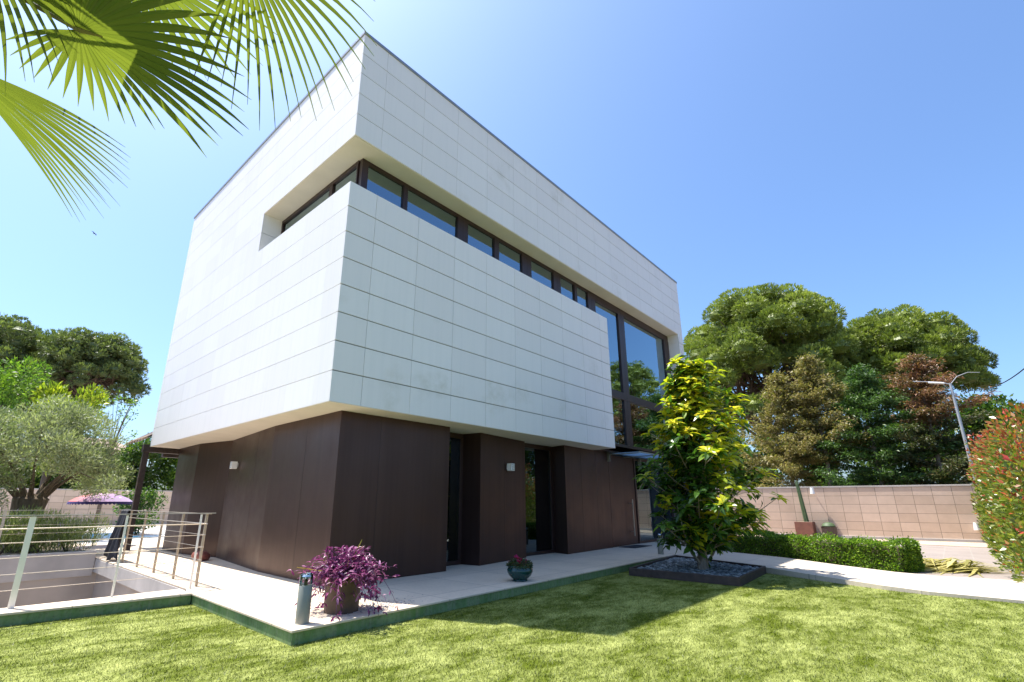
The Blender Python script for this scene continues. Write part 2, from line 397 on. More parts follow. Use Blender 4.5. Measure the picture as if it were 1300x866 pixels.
# ------------------------------------------------------------------ setting: ground, lawn, paving, pit
PX0, PX1, PY0, PY1 = -9.0, -0.95, 2.05, 8.55          # the sunken ramp opening
B = 900
g = MB()
xs = [-B, PX0, PX1, B]; ys = [-B, PY0, PY1, B]
for i in range(3):
    for j in range(3):
        if i == 1 and j == 1: continue
        g.add([(xs[i], ys[j], -.03), (xs[i+1], ys[j], -.03), (xs[i+1], ys[j+1], -.03), (xs[i], ys[j+1], -.03)], [(0, 1, 2, 3)])
tag(g.build('ground', M['earth']), kind='structure')
LAWN = [(-14, 2.55), (-1.04, 1.50), (-1.08, -1.67), (9.4, -1.39), (8.40, -3.85), (7.87, -4.95), (7.48, -5.86), (7.33, -6.5), (7.36, -7.5), (7.5, -9), (7.5, -16), (-14, -16)]
tag(MB().add([(x, y, 0) for x, y in LAWN], [tuple(range(len(LAWN)))]).build('lawn', M['lawn']), kind='structure')

def in_poly(P, poly):
    x, y = P[:, 0], P[:, 1]; c = np.zeros(len(P), bool); n = len(poly)
    for i in range(n):
        x1, y1 = poly[i]; x2, y2 = poly[i-1]
        hit = ((y1 > y) != (y2 > y)) & (x < (x2-x1)*(y-y1)/((y2-y1) or 1e-9)+x1); c ^= hit
    return c
def grass_blades():
    n = 900000
    P = np.stack([RNG.uniform(-8, 8.6, n), RNG.uniform(-9.5, 2.4, n)], 1)
    d = np.hypot(P[:, 0]+3.876, P[:, 1]+7.039)
    keep = in_poly(P, LAWN) & (RNG.random(n) < np.clip(4.2/np.maximum(d, .1), .25, 1)) & (d > 1.6)
    keep &= ~((P[:, 0] > 6.05) & in_poly(P, [(6.0, -1.5), (9.5, -1.2), (8.3, -4.0), (6.05, -4.0)]))
    P = P[keep]; n = len(P)
    h = RNG.uniform(.012, .028, n)
    lean = RNG.normal(size=(n, 2))*.7+np.array([.12, -.08])
    P3 = np.c_[P, np.zeros(n)]; T = P3+np.c_[lean*h[:, None], h]
    a = RNG.uniform(0, 2*PI, n); s = np.c_[np.cos(a), np.sin(a), np.zeros(n)]*RNG.uniform(.0018, .0038, n)[:, None]
    V = np.stack([P3-s, P3+s, T], 1)
    tag(np_mesh('grass', V, 3, M['grass'], tone=RNG.random(n)), kind='stuff')
grass_blades()

# terrace: slab with a thin stone lip and green painted sides
TZ = .148
def slab(name, poly, z0, z1, top, lip=.022, parent=None, over=.012):
    o = MB().prism(poly, z0, z1-lip).build(name, M['green'], parent); tag(o, kind='structure')
    cx = sum(p[0] for p in poly)/len(poly); cy = sum(p[1] for p in poly)/len(poly)
    return o
TERR = [(-1.08, -1.67), (9.4, -1.39), (13.0, -1.3), (16.5, -1.2), (16.5, 14.0), (-.95, 14.0), (-.95, PY0), (-1.04, 1.75), (-1.04, 1.50)]
tag(MB().prism(TERR, -.02, TZ-.024).build('terrace_kerb', M['green']), kind='structure')
TERR_TOP = [(-1.095, -1.685), (9.39, -1.405), (13.0, -1.3), (16.5, -1.2), (16.5, 14.0), (-.965, 14.0), (-.965, 2.04), (-1.055, 1.75), (-1.055, 1.50)]
tag(MB().prism(TERR_TOP, TZ-.024, TZ).build('terrace', M['terrace'], bevel=.004), kind='structure')
CURB = [(-1.04, 1.50), (-14, 2.55), (-14, 2.95), (-9, 2.05+.0), (-1.04, 2.05)]
CURB = [(-1.055, 1.50), (-9.0, 2.14), (-9.0, 2.45), (-3.0, 2.07), (-1.055, 2.05)]
tag(MB().prism(CURB, -.02, TZ-.024).build('ramp_kerb', M['green']), kind='structure')
CT = [(-1.056, 1.485), (-9.0, 2.125), (-9.0, 2.465), (-3.0, 2.085), (-1.056, 2.065)]
tag(MB().prism(CT, TZ-.024, TZ+.002).build('ramp_kerb_coping', M['terrace'], bevel=.004), kind='structure')
# pit
p = MB()
p.add([(PX1+.06, PY0, -.16), (PX1+.06, PY1, -.16), (PX1+.06, PY1, -3), (PX1+.06, PY0, -3)], [(0, 1, 2, 3)])
p.add([(PX0, PY1, .10), (PX1+.06, PY1, .10), (PX1+.06, PY1, -3), (PX0, PY1, -3)], [(0, 1, 2, 3)])
p.add([(PX0, PY0+.01, .10), (PX1+.06, PY0+.01, .10), (PX1+.06, PY0+.01, -3), (PX0, PY0+.01, -3)], [(0, 1, 2, 3)])
p.add([(PX0, PY0, .10), (PX0, PY1, .10), (PX0, PY1, -3), (PX0, PY0, -3)], [(0, 1, 2, 3)])
p.add([(PX0, PY0, -2.9), (PX0, PY1, -2.9), (PX1+.06, PY1, -1.7), (PX1+.06, PY0, -1.7)], [(0, 1, 2, 3)])
tag(p.build('ramp_pit', M['pitwall'], fix=False), kind='structure')
tag(MB().box(PX1-.02, PX1+.058, PY0+.02, PY1, -.17, TZ-.03).build('ramp_edge_beam', M['concrete'], bevel=.006), kind='structure')
tag(MB().box(PX0, PX1-.03, PY1-.03, PY1+.28, -.25, .30).build('ramp_far_coping', M['concrete'], bevel=.01), kind='structure')
tag(MB().box(-14, -1.0, PY1+.28, 13.95, -.02, .24).build('planting_bed', M['earth']), kind='structure')
tag(MB().box(-14, 17, 14.0, 29.9, -.02, .14).build('pool_deck', M['deck']), kind='structure')
tag(MB().add([(-4.5, 15.7, .146), (2.5, 15.7, .146), (2.5, 20.5, .146), (-4.5, 20.5, .146)], [(0, 1, 2, 3)]).build('pool_water', M['water']), kind='structure')

# path that leaves the terrace towards the street gate, falling gently
PA = [(9.4, -1.39), (8.40, -3.85), (7.87, -4.95), (7.48, -5.86), (7.33, -6.5), (7.36, -7.5), (7.5, -9.2)]
PB = [(11.6, -1.36), (10.95, -3.6), (10.25, -4.9), (9.85, -5.9), (9.85, -6.5), (10.1, -7.5), (10.4, -9.2)]
PZ = [.144, .115, .09, .07, .055, .045, .04]
pm = MB(); n = len(PA)
vs = [(*a, z) for a, z in zip(PA, PZ)]+[(*b, z) for b, z in zip(PB, PZ)]+[(*a, -.02) for a in PA]+[(*b, -.02) for b in PB]
fs = []
for i in range(n-1):
    fs += [(i, i+1, n+i+1, n+i), (i, 2*n+i, 2*n+i+1, i+1), (n+i, n+i+1, 3*n+i+1, 3*n+i)]
tag(pm.add(vs, fs).build('path', M['path']), kind='structure')
DR = [(10.0, -5.3), (10.3, -9.5), (23.4, -9.5), (23.2, -6.0), (22.0, 1.0), (16.5, 4.0), (16.5, -1.2), (13, -1.3), (11.3, -1.37), (10.7, -3.6)]
tag(MB().prism(DR, -.02, .035).build('driveway', M['drive']), kind='structure')
tag(MB().prism([(19.9, -8.6), (22.6, -8.6), (22.3, -5.5), (21.4, 0.8), (19.9, 0.8)], .036, .05).build('soil_strip', M['dirtstrip']), kind='structure')

# ------------------------------------------------------------------ house
Z0, Z1, Z2, Z3 = 2.992, 7.055, 8.074, 10.49
W_, D_ = 15.52, 9.92
house = thing('house', (0, 0, 0), 'large modern white box house with dark brown recessed ground floor behind the terrace', 'house')
xj = [0.0, .575]+[.575+1.0165*k for k in range(1, 16)]
xj = [x for x in xj if x < W_-.2]+[W_]
GH, GV, PT = .0065, .0012, .024
def panels_front(x0, x1, rows, mb, y=0.0, gh=.009, gv=.0034):
    js = [x0]+[x for x in xj if x0+.1 < x < x1-.1]+[x1]
    for a, b in zip(js[:-1], js[1:]):
        for z0, z1 in zip(rows[:-1], rows[1:]):
            mb.box(a+gv*(a != x0), b-gv*(b != x1), y, y+PT, z0+gh*(z0 != rows[0]), z1-gh*(z1 != rows[-1]), random.random())
def panels_side(y0, y1, rows, mb, x=0.0, gh=.004, gv=.0007):
    js = [y0]+[v for v in [.57+1.0165*k for k in range(12)] if y0+.1 < v < y1-.1]+[y1]
    for a, b in zip(js[:-1], js[1:]):
        for z0, z1 in zip(rows[:-1], rows[1:]):
            mb.box(x, x+PT, a+(PT+.001 if a == 0 else gv), b-gv*(b != y1), z0+gh*(z0 != rows[0]), z1-gh*(z1 != rows[-1]), random.random())
rl = [Z0+(Z1-Z0)*i/8 for i in range(9)]; rm = [Z1, (Z1+Z2)/2, Z2]; ru = [Z2+(Z3-Z2)*i/5 for i in range(6)]
XL = 9.2; XJ = 15.06; YS = 3.90
m = MB(); panels_front(0, W_, ru, m, gh=.0065, gv=.0026); m.build('cladding', M['panel'], house, bevel=.0015)
m = MB(); panels_front(0, XL, rl, m); m.build('cladding', M['panel'], house, bevel=.0015)
m = MB(); panels_front(XJ, W_, [TZ, .65, 1.15, 1.65, 2.15, 2.65, 3.15]+[3.65+.507*i for i in range(9)]+[Z2], m); m.build('cladding', M['panel'], house, bevel=.0015)
m = MB()
for rws in (rl, ru): panels_side(0, D_, rws, m)
panels_side(YS, D_, rm, m); m.build('cladding', M['panel'], house, bevel=.0015)
# jambs of the slot and of the big window, and the end of the parapet, panelled too
m = MB()
for z0, z1 in zip(rm[:-1], rm[1:]): m.box(PT+.001, .45, YS-.001, YS+.03, z0+.004, z1-GH, .4)
m.build('jamb', M['panel'], house); m = MB()
for z0, z1 in zip([3.17]+[3.65+.507*i for i in range(9)], [3.65+.507*i for i in range(9)]+[Z2]): m.box(XJ-.001, XJ+.03, PT+.001, .47, z0+GH, z1, random.random())
m.build('jamb', M['panel'], house); m = MB()
for z0, z1 in zip(rl[:-1], rl[1:]): m.box(XL-.03, XL, PT+.001, .44, z0+GH, z1-.001, random.random())
m.build('jamb', M['panel'], house)
# structural core behind the panels (joint colour shows in the gaps)
o_ = PT+.002
m = MB()
m.box(o_, W_-.002, o_, D_-.002, Z2+.004, Z3-.01)
m.box(o_, XL-.032, o_, .40, Z0+.004, Z1-.02)
m.box(o_, .40, .402, D_-.002, Z0+.004, Z1-.02)
m.box(o_, .44, YS+.032, D_-.002, Z1-.018, Z2+.002)
m.box(XJ+.032, W_-.002, o_, .47, TZ, Z2+.002)
m.box(W_-.3, W_-.004, .472, D_-.004, TZ, Z2+.002); m.box(.442, W_-.302, D_-.3, D_-.004, Z0+.005, Z2+.002); m.box(1.4, W_-.302, D_-.3, D_-.004, TZ, Z0)
m.build('wall_core', M['joint'], house)
MB().box(.02, XL-.02, .02, .43, Z1-.018, Z1-.002).box(.02, .43, .432, YS, Z1-.018, Z1-.002).build('sill_ledge', M['stucco'], house)
MB().box(.001, XL-.001, .001, D_-.01, Z0-.01, Z0+.003).build('soffit', M['stucco'], house)
MB().box(PT+.002, XJ, PT+.002, .6, Z2-.012, Z2+.003).box(PT+.002, .6, .6, YS, Z2-.012, Z2+.003).build('soffit', M['stucco'], house)
MB().box(-.02, W_+.02, -.02, .3, Z3, Z3+.07).box(-.02, .3, .3, D_+.02, Z3, Z3+.07).box(W_-.28, W_+.02, .3, D_+.02, Z3, Z3+.07).box(.3, W_-.28, D_-.28, D_+.02, Z3, Z3+.07).build('coping', M['coping'], house, bevel=.006)
# interior: floors and partitions so the glass looks into rooms
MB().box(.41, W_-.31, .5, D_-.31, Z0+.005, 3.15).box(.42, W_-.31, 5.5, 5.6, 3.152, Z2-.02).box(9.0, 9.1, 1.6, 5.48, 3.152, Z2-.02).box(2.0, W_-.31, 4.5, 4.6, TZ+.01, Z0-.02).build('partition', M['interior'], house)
# brown ground floor
bh = MB()
bh.prism([(.75, 9.85), (.70, 8.0), (1.0, 6.5), (.60, 3.2), (.56, .56), (3.12, .55), (3.12, 1.32), (1.35, 1.32), (1.35, 9.85)], TZ, Z0-.012)
bh.prism([(4.19, .67), (6.14, .95), (6.14, 1.32), (4.06, 1.32)], TZ, Z0-.012)
bh.prism([(7.51, .65), (10.15, .795), (10.15, 1.32), (7.66, 1.32)], TZ, Z0-.012)
gw = bh.build('ground_floor_wall', M['brown'], house, bevel=.004)
def seam(x, y, nx, ny, z0=TZ+.01, z1=Z0-.02):
    sm = MB(); sm.obox((x+nx*.0008, y+ny*.0008, (z0+z1)/2), (nx, ny, 0), (-ny, nx, 0), (0, 0, 1), .0012, .0040, (z1-z0)/2)
    sm.build('seam', M['frame'], gw)
for y in (1.75,): seam(.5782, y, -1, .015)
for t in (.32, .68): seam(.6+.4*t, 3.2+3.3*t, -.993, .12)
for x in (1.4, 2.26): seam(x, .5555, 0, -1)
for t in (.5,): seam(4.19+1.95*t, .67+.28*t, .142, -.99)
for x in (8.4, 9.3): seam(x, .65+(x-7.51)*.0549, .055, -.9985)
dr = MB().prism([(10.158, .7953), (12.05, .90), (12.05, 1.0), (10.158, .9)], TZ+.012, Z0-.015).build('door', M['brown'], house, bevel=.003)
hd = MB(); hd.tube([(11.50, .74, .42), (11.50, .74, 1.56)], .016, 10); 
for z in (.55, 1.43): hd.tube([(11.50, .74, z), (11.51, .88, z)], .01, 8)
hd.build('handle', M['steel'], dr, True)
# windows -------------------------------------------------------------
def window(frames, panes, gmat, y_bevel=.003, parent=house):
    f = MB()
    for b in frames: f.box(*b)
    w = f.build('window', M['frame'], parent, bevel=.004)
    for b in panes: MB().box(*b).build('pane', gmat, w)
    return w
FY0, FY1, GY = .44, .53, .478
zt, zb = Z2-.014, Z1-.002
def bay(a, b, l, r):      # frame members of one bay: l / r are the mullion widths on its sides
    window([(a, b, FY0, FY1, zt-.085, zt), (a, b, FY0, FY1, zb, zb+.06), (a, a+l, FY0-.01, FY1, zb+.061, zt-.086), (b-r, b, FY0-.01, FY1, zb+.061, zt-.086)],
           [(a+l, b-r, GY, GY+.012, zb+.06, zt-.085)], M['glass'])
bay(.46, 1.545, .14, .055); bay(1.547, 3.25, .055, .17); bay(3.252, 4.465, .17, .085); bay(4.467, 5.70, .085, .2)
bay(5.702, 7.14, .2, .18); bay(7.142, 8.145, .18, .07); bay(8.147, 9.05, .07, .2)
window([(.44, .53, .56, 1.60, zt-.085, zt), (.44, .53, .56, 1.60, zb, zb+.06), (.44, .53, 1.53, 1.60, zb+.061, zt-.086), (.432, .53, .56, .60, zb+.061, zt-.086)],
       [(.478, .49, .60, 1.53, zb+.06, zt-.085)], M['glass'])
window([(.44, .53, 1.602, YS-.005, zt-.085, zt), (.44, .53, 1.602, YS-.005, zb, zb+.06), (.44, .53, 1.602, 1.66, zb+.061, zt-.086), (.44, .53, YS-.065, YS-.005, zb+.061, zt-.086)],
       [(.478, .49, 1.66, YS-.065, zb+.06, zt-.085)], M['glass'])
zs = 3.156
def big(a, b, l, r):
    window([(a, b, FY0, FY1+.05, zt-.24, zt), (a, b, FY0-.02, FY1, 4.73, 4.98), (a, b, FY0, FY1, zs, zs+.09),
            (a, a+l, FY0-.012, FY1, zs+.091, 4.729), (a, a+l, FY0-.012, FY1, 4.981, zt-.241), (b-r, b, FY0-.012, FY1, zs+.091, 4.729), (b-r, b, FY0-.012, FY1, 4.981, zt-.241)],
           [(a+l, b-r, GY, GY+.012, zs+.09, 4.73), (a+l, b-r, GY, GY+.012, 4.98, zt-.24)], M['glass'])
big(9.052, 11.025, .24, .21); big(11.027, 15.055, .21, .45)
# ground floor glazing
def low(a, b, y, l=.1, r=.09):
    window([(a, b, y-.03, y+.06, Z0-.13, Z0-.013), (a, b, y-.03, y+.06, TZ+.002, TZ+.085), (a, a+l, y-.03, y+.06, TZ+.086, Z0-.131), (b-r, b, y-.03, y+.06, TZ+.086, Z0-.131)],
           [(a+l, b-r, y, y+.012, TZ+.085, Z0-.13)], M['glass_low'])
low(3.13, 4.10, 1.17, .1, .09); low(6.15, 7.62, 1.17, .12, .1); low(12.06, 15.05, .90, .08, .12)
MB().box(12.06, 15.05, .50, 1.3, Z0-.012, 3.15).box(9.21, 12.058, .50, 1.3, Z0-.008, 3.15).build('floor_edge', M['frame'], house)
# glass entrance canopy
cn = MB().box(10.1, 12.45, -.28, .86, 2.925, 2.945).build('canopy', M['canopy'], house)
cb = MB()
cb.box(10.1, 10.13, .70, .80, 2.70, 3.0).box(12.40, 12.43, .78, .89, 2.70, 3.0)
for x in (10.12, 11.25, 12.42): cb.box(x-.012, x+.012, -.27, .85, 2.89, 2.924)
cb.box(10.1, 12.45, -.292, -.281, 2.915, 2.955)
cb.build('bracket', M['steel_dull'], cn)
tag(MB().box(10.35, 11.5, .18, .72, TZ+.001, TZ+.014).build('doormat', M['mat'], bevel=.004), 'dark rectangular doormat on the terrace in front of the brown front door', 'doormat')

def wall_lamp(loc, nx, ny, label):
    t = thing('wall_lamp', loc, label, 'wall lamp', 'white cube lamps on the brown walls')
    a = Vector((nx, ny, 0)); s = Vector((-ny, nx, 0)); z = Vector((0, 0, 1))
    MB().obox(a*.012, a, s, z, .012, .05, .05).build('back_plate', M['grey'], t)
    MB().obox(a*.095, a, s, z, .065, .075, .085).build('lamp_body', M['white'], t, bevel=.006)
    q = MB()
    for k in (-1, 0, 1): q.obox(a*.163+z*.05*k, a, s, z, .004, .06, .008)
    q.build('louvre', M['grey'], t)
wall_lamp((5.30, .825, 2.27), .142, -.99, 'white cube wall lamp on the shaded front wall between the two tall windows')
wall_lamp((.90, 5.68, 2.30), -.993, .12, 'white cube wall lamp on the sunlit angled side wall facing the railing')

# ------------------------------------------------------------------ railing round the ramp
rail = thing('railing', (-.9, 2.0, TZ), 'stainless steel railing with horizontal bars around the sunken ramp', 'railing')
def rb(mb, name='bar', mat=M['steel']): return mb.build(name, mat, rail)
def rp(p): return (p[0]+.9, p[1]-2.0, p[2]-TZ)
HZ = 1.26
right_posts = [2.14, 3.30, 4.47, 5.66, 6.86, 7.95]
for y in right_posts:
    MB().box(*(lambda c: (c[0]-.017, c[0]+.017, c[1]-.022, c[1]+.022))(rp((-.80, y, 0))), 0, HZ-TZ-.012).build('post', M['post'], rail, bevel=.003)
front_posts = [(-.93, .014), (-1.92, .014), (-2.95, .032), (-4.1, .032), (-5.3, .032), (-6.5, .032)]
for x, w in front_posts:
    MB().box(*(lambda c: (c[0]-w, c[0]+w, c[1]-.006, c[1]+.006))(rp((x, 1.99, 0))), 0, HZ-TZ-.012).build('post', M['sunlit_steel'], rail)
far_y = 8.62
for x in (-2.75, -5.2): MB().box(*(lambda c: (c[0]-.025, c[0]+.025, c[1]-.006, c[1]+.006))(rp((x, far_y, 0))), .15, HZ-TZ-.012).build('post', M['steel'], rail)
MB().box(*(lambda a, b: (a[0]-.022, a[0]+.022, a[1], b[1]))(rp((-.80, 1.99, 0)), rp((0, 8.1, 0))), HZ-TZ-.011, HZ-TZ).build('handrail', M['steel'], rail)
MB().box(*(lambda a, b: (b[0], a[0], a[1]-.022, a[1]+.022))(rp((-.74, 1.95, 0)), rp((-7.2, 0, 0))), HZ-TZ-.011+.012, HZ-TZ+.012).build('handrail', M['steel'], rail)
MB().box(*(lambda a, b: (b[0], a[0], a[1]-.022, a[1]+.022))(rp((-.82, far_y, 0)), rp((-7.2, 0, 0))), HZ-TZ-.011, HZ-TZ).build('handrail', M['steel'], rail)
for z, r in ((1.10, .009), (.93, .0042), (.745, .0042), (.55, .0042), (.36, .0042)):
    rb(MB().tube([rp((-.822, 2.0, z)), rp((-.822, 8.05, z))], r, 6))
    rb(MB().tube([rp((-.85, 2.005, z)), rp((-7.2, 2.005, z))], r, 6))
    if z > .5: rb(MB().tube([rp((-.85, far_y, z)), rp((-7.2, far_y, z))], r, 6))

# dark cloth over the handrail
def cloth():
    nu, nv = 26, 30; vs = []; fs = []
    for j in range(nv+1):
        v = j/nv
        for i in range(nu+1):
            u = i/nu; s = -0.28+v*1.35           # distance along the cloth from the rail top, negative on the house side
            w = .34+.26*max(0, s)
            y = 7.35+(u-.5)*2*w+.05*math.sin(7*u+s*3)
            z = HZ+.018-abs(s)*(1-.06*math.sin(5*u)) if abs(s) > .03 else HZ+.02
            amp = .012+.05*max(0, min(1, abs(s)*1.6))
            x = -.80-.035*(1 if s > 0 else -1)*min(1, abs(s)/.03)-amp*math.sin(u*17+.7*math.sin(s*4))-.12*max(0, s)*(1-u*.4)
            if s > .9: z += .10*math.sin(u*9)
            vs.append((x+.8, y-7.35, max(z, TZ+.02)-TZ))
    for j in range(nv):
        for i in range(nu):
            a = j*(nu+1)+i; fs.append((a, a+1, a+nu+2, a+nu+1))
    o = MB().add(vs, fs).build('towel', M['black_cloth'], None, True); o.location = (-.8, 7.35, TZ)
    sd_ = o.modifiers.new('thick', 'SOLIDIFY'); sd_.thickness = .008
    tag(o, 'dark cloth hung over the railing at the far corner of the ramp', 'cloth')
cloth()

# ------------------------------------------------------------------ terrace objects
def bollard(loc, label):
    t = thing('bollard_light', loc, label, 'bollard light', 'steel bollard lights on the terrace')
    MB().lathe([(0, 0), (.078, 0), (.078, .006), (.074, .008), (.074, .385), (.070, .39), (0, .39)], 28).build('post', M['steel_dull'], t, True)
    MB().lathe([(.020, .39), (.020, .43), (.03, .44), (.0, .442)], 16).build('lamp', M['frame'], t, True)
    MB().lathe([(.071, .39), (.071, .50)], 28).build('glass', M['clear'], t, True)
    MB().lathe([(0, .44), (.02, .448), (.05, .468), (.058, .482), (.045, .50), (0, .51)], 28).build('reflector', M['chrome'], t, True); MB().lathe([(.071, .498), (.073, .502), (.06, .514), (0, .518)], 28).build('cap', M['clear'], t, True)
bollard((-.86, -1.44, TZ), 'steel bollard light on the terrace corner beside the purple plant pot')
bollard((9.25, -1.10, TZ), 'steel bollard light on the terrace behind the magnolia tree')

def purple_pot():
    L = (-.23, -1.20, TZ)
    t = thing('plant_pot', L, 'rusty brown cylindrical pot standing near the terrace corner', 'plant pot')
    MB().lathe([(0, 0), (.205, 0), (.205, .01), (.222, .40), (.226, .41), (.214, .41), (.208, .36), (0, .35)], 36).build('pot_body', M['pot'], t, True)
    MB().lathe([(.207, .36), (.1, .37), (0, .37)], 24).build('soil', M['earth'], t)
    pl = thing('purple_plant', (L[0], L[1], L[2]+.36), 'bushy trailing purple plant spilling from the brown pot', 'plant')
    P = []; D = []; N = []; LL = []; st = MB(); rnd = random.Random(4)
    right = Vector((.66, -.74, 0)); fwd = Vector((.74, .66, 0))
    for k in range(300):
        az = rnd.uniform(0, 2*PI)
        dirv = right*math.cos(az)+fwd*math.sin(az)*.8
        reach = rnd.uniform(.08, .50)*(1.15 if math.cos(az) > 0 else 1.0)
        if math.cos(az) < -.2:
            if rnd.random() < .45: continue
            reach *= 1.3
        h = rnd.uniform(.03, .36)*(1-.55*max(0, reach-.2)/.35)
        base = Vector((rnd.uniform(-.15, .15), rnd.uniform(-.15, .15), 0))
        pts = []
        fall = rnd.choice((0, 0, .12, .25, .4)) if reach > .26 else 0
        for i in range(6):
            s = i/5
            p = base+dirv*reach*s+Vector((0, 0, h*math.sin(min(1, s*1.3)*PI/2)-fall*max(0, s-.45)**1.4*2.2))
            pts.append(p)
        st.tube(pts, [.005, .005, .0045, .004, .0035, .002], 4, cap=False)
        for i in range(1, 6):
            for q in range(2 if i < 5 else 3):
                d = (pts[i]-pts[i-1]).normalized()
                sd2 = Vector((rnd.gauss(0, 1), rnd.gauss(0, 1), rnd.gauss(.2, .7))).normalized()
                P.append(pts[i]); dd = d*.6+sd2*.8; D.append(dd); N.append(Vector((rnd.gauss(0, .5), rnd.gauss(0, .5), 1))); LL.append(rnd.uniform(.045, .10))
    st.build('stem', M['purple_stem'], pl, True, fix=False)
    V, kf = folded_leaves(np.array(P), np.array(D), np.array(N), np.array(LL), np.array(LL)*.30, .5, .25)
    np_mesh('leaf', V, 4, M['purple'], pl, np.repeat(RNG.random(len(P)), kf))
    q = []; tn = []
    for d, ln, w in ((right*.35+fwd*.1+Vector((0, 0, 1.05)), .52, .035), (right*.45+Vector((0, 0, 1.)), .46, .03), (-right*1.0+Vector((0, 0, .75)), .45, .05), (-right*1.2-fwd*.2+Vector((0, 0, .35)), .62, .02), (right*.2-fwd*.5+Vector((0, 0, .6)), .35, .02)):
        d = d.normalized(); s = d.cross(fwd).normalized(); pp = Vector((0, 0, .03))+right*.02
        ring = [(pp+d*ln*i/6+Vector((0, 0, -.05*(i/6)**2)), w*(1-.12*i)*.5 if i < 6 else .002) for i in range(7)]
        tt = random.random()
        for (a, wa), (b, wb) in zip(ring[:-1], ring[1:]): q.append([a-s*wa, a+s*wa, b+s*wb, b-s*wb]); tn.append(tt)
    np_mesh('dry_blade', np.array(q), 4, M['strap'], pl, tn)
purple_pot()

def pebbles(name, n, pts, smin, smax, mat, label=None):
    n = len(pts); ang = RNG.uniform(0, 2*PI, n); s = RNG.uniform(smin, smax, n)
    oct_ = np.array([[1, 0, 0], [0, 1, 0], [-1, 0, 0], [0, -1, 0], [0, 0, .62], [0, 0, -.5], [.72, .72, .25], [-.72, .72, .25], [-.72, -.72, .25], [.72, -.72, .25]])
    fc = [(0, 6, 4), (6, 1, 4), (1, 7, 4), (7, 2, 4), (2, 8, 4), (8, 3, 4), (3, 9, 4), (9, 0, 4), (0, 5, 6), (6, 5, 1), (1, 5, 7), (7, 5, 2), (2, 5, 8), (8, 5, 3), (3, 5, 9), (9, 5, 0)]
    tri = oct_[np.array(fc).ravel()]
    sc = np.stack([s*RNG.uniform(.8, 1.35, n), s*RNG.uniform(.7, 1.1, n), s*RNG.uniform(.6, .95, n)], 1)
    v = tri[None]*sc[:, None, :]
    ca, sa = np.cos(ang)[:, None], np.sin(ang)[:, None]
    V = np.stack([v[..., 0]*ca-v[..., 1]*sa, v[..., 0]*sa+v[..., 1]*ca, v[..., 2]], -1)+pts[:, None, :]
    o = np_mesh(name, V, 3, mat, None, np.repeat(RNG.random(n), len(fc))); tag(o, kind='stuff'); return o
k_ = 260
pp = np.c_[RNG.normal(.22, .26, k_), RNG.normal(-1.27, .13, k_), np.full(k_, TZ+.004)]
pp = pp[(pp[:, 1] > -1.58)]
pebbles('gravel', k_, pp, .006, .014, M['gravel'])

n_ = 70; lp = np.c_[RNG.normal(.1, .5, n_), RNG.normal(-1.15, .3, n_), np.full(n_, TZ+.004)]; lp = lp[lp[:, 1] > -1.55]
tag(np_mesh('leaf_litter', leaf_quads(lp, np.c_[RNG.normal(size=(len(lp), 2)), np.full(len(lp), .12)], .035, .013, .1, np.tile([0., 0, 1], (len(lp), 1))), 4, M['purple'], None, RNG.random(len(lp))*.6), kind='stuff')

def flower_bowl():
    L = (3.16, -1.28, TZ)
    t = thing('flower_bowl', L, 'glossy dark green glazed bowl standing on the shaded terrace edge', 'flower bowl')
    MB().lathe([(0, 0), (.12, 0), (.13, .012), (.12, .03), (.19, .09), (.222, .15), (.222, .185), (.205, .21), (.205, .225), (.225, .238), (.225, .252), (.20, .255), (.185, .22), (0, .21)], 40).build('bowl', M['glaze'], t, True)
    fl = thing('flowers', (L[0], L[1], L[2]+.22), 'small red and pink flowers with grey green leaves in the glazed bowl', 'flowers')
    n = 760; r = .215*np.sqrt(RNG.random(n)); a = RNG.uniform(0, 2*PI, n)
    P = np.c_[r*np.cos(a), r*np.sin(a), RNG.uniform(0, .17, n)*(1-r/.32)]; D = np.c_[np.cos(a)*.6, np.sin(a)*.6, np.ones(n)*.6]+RNG.normal(size=(n, 3))*.5
    N = np.c_[RNG.normal(size=(n, 2))*.6, np.ones(n)]
    V, kf = folded_leaves(P, D, N, RNG.uniform(.03, .06, n), RNG.uniform(.015, .03, n))
    np_mesh('foliage', V, 4, M['flower'], fl, np.repeat(RNG.random(n)*.8, kf))
    c = [(-.07, -.02, .14), (-.05, .03, .17), (-.02, -.05, .12), (-.10, -.05, .09), (.08, -.08, .08), (.12, .02, .07)]
    for p in c:
        P = np.array(p)+RNG.normal(size=(16, 3))*.008; D = rdir(16)+np.array([0, 0, .5]); N = rdir(16)
        V, kf = folded_leaves(P, D, N, .035, .028); np_mesh('flower', V, 4, M['flower'], fl, np.repeat(RNG.uniform(.83, 1, 16), kf))
flower_bowl()

def clay_ball():
    t = MB(); prof = [(0, 0), (.10, .0), (.17, .05), (.185, .10), (.165, .16), (.10, .20), (.045, .205), (0, .20)]
    t.lathe(prof, 22)
    o = t.build('clay_ornament', M['clay'], None, True); o.location = (.50, 6.05, TZ); o.rotation_euler = (.12, .1, .3)
    for v in o.data.vertices:
        a = math.atan2(v.co.y, v.co.x); f = 1+.09*abs(math.cos(a*3.5)); v.co.x *= f; v.co.y *= f
    tag(o, 'ribbed reddish clay ornament on the terrace at the foot of the brown side wall', 'ornament')
clay_ball()

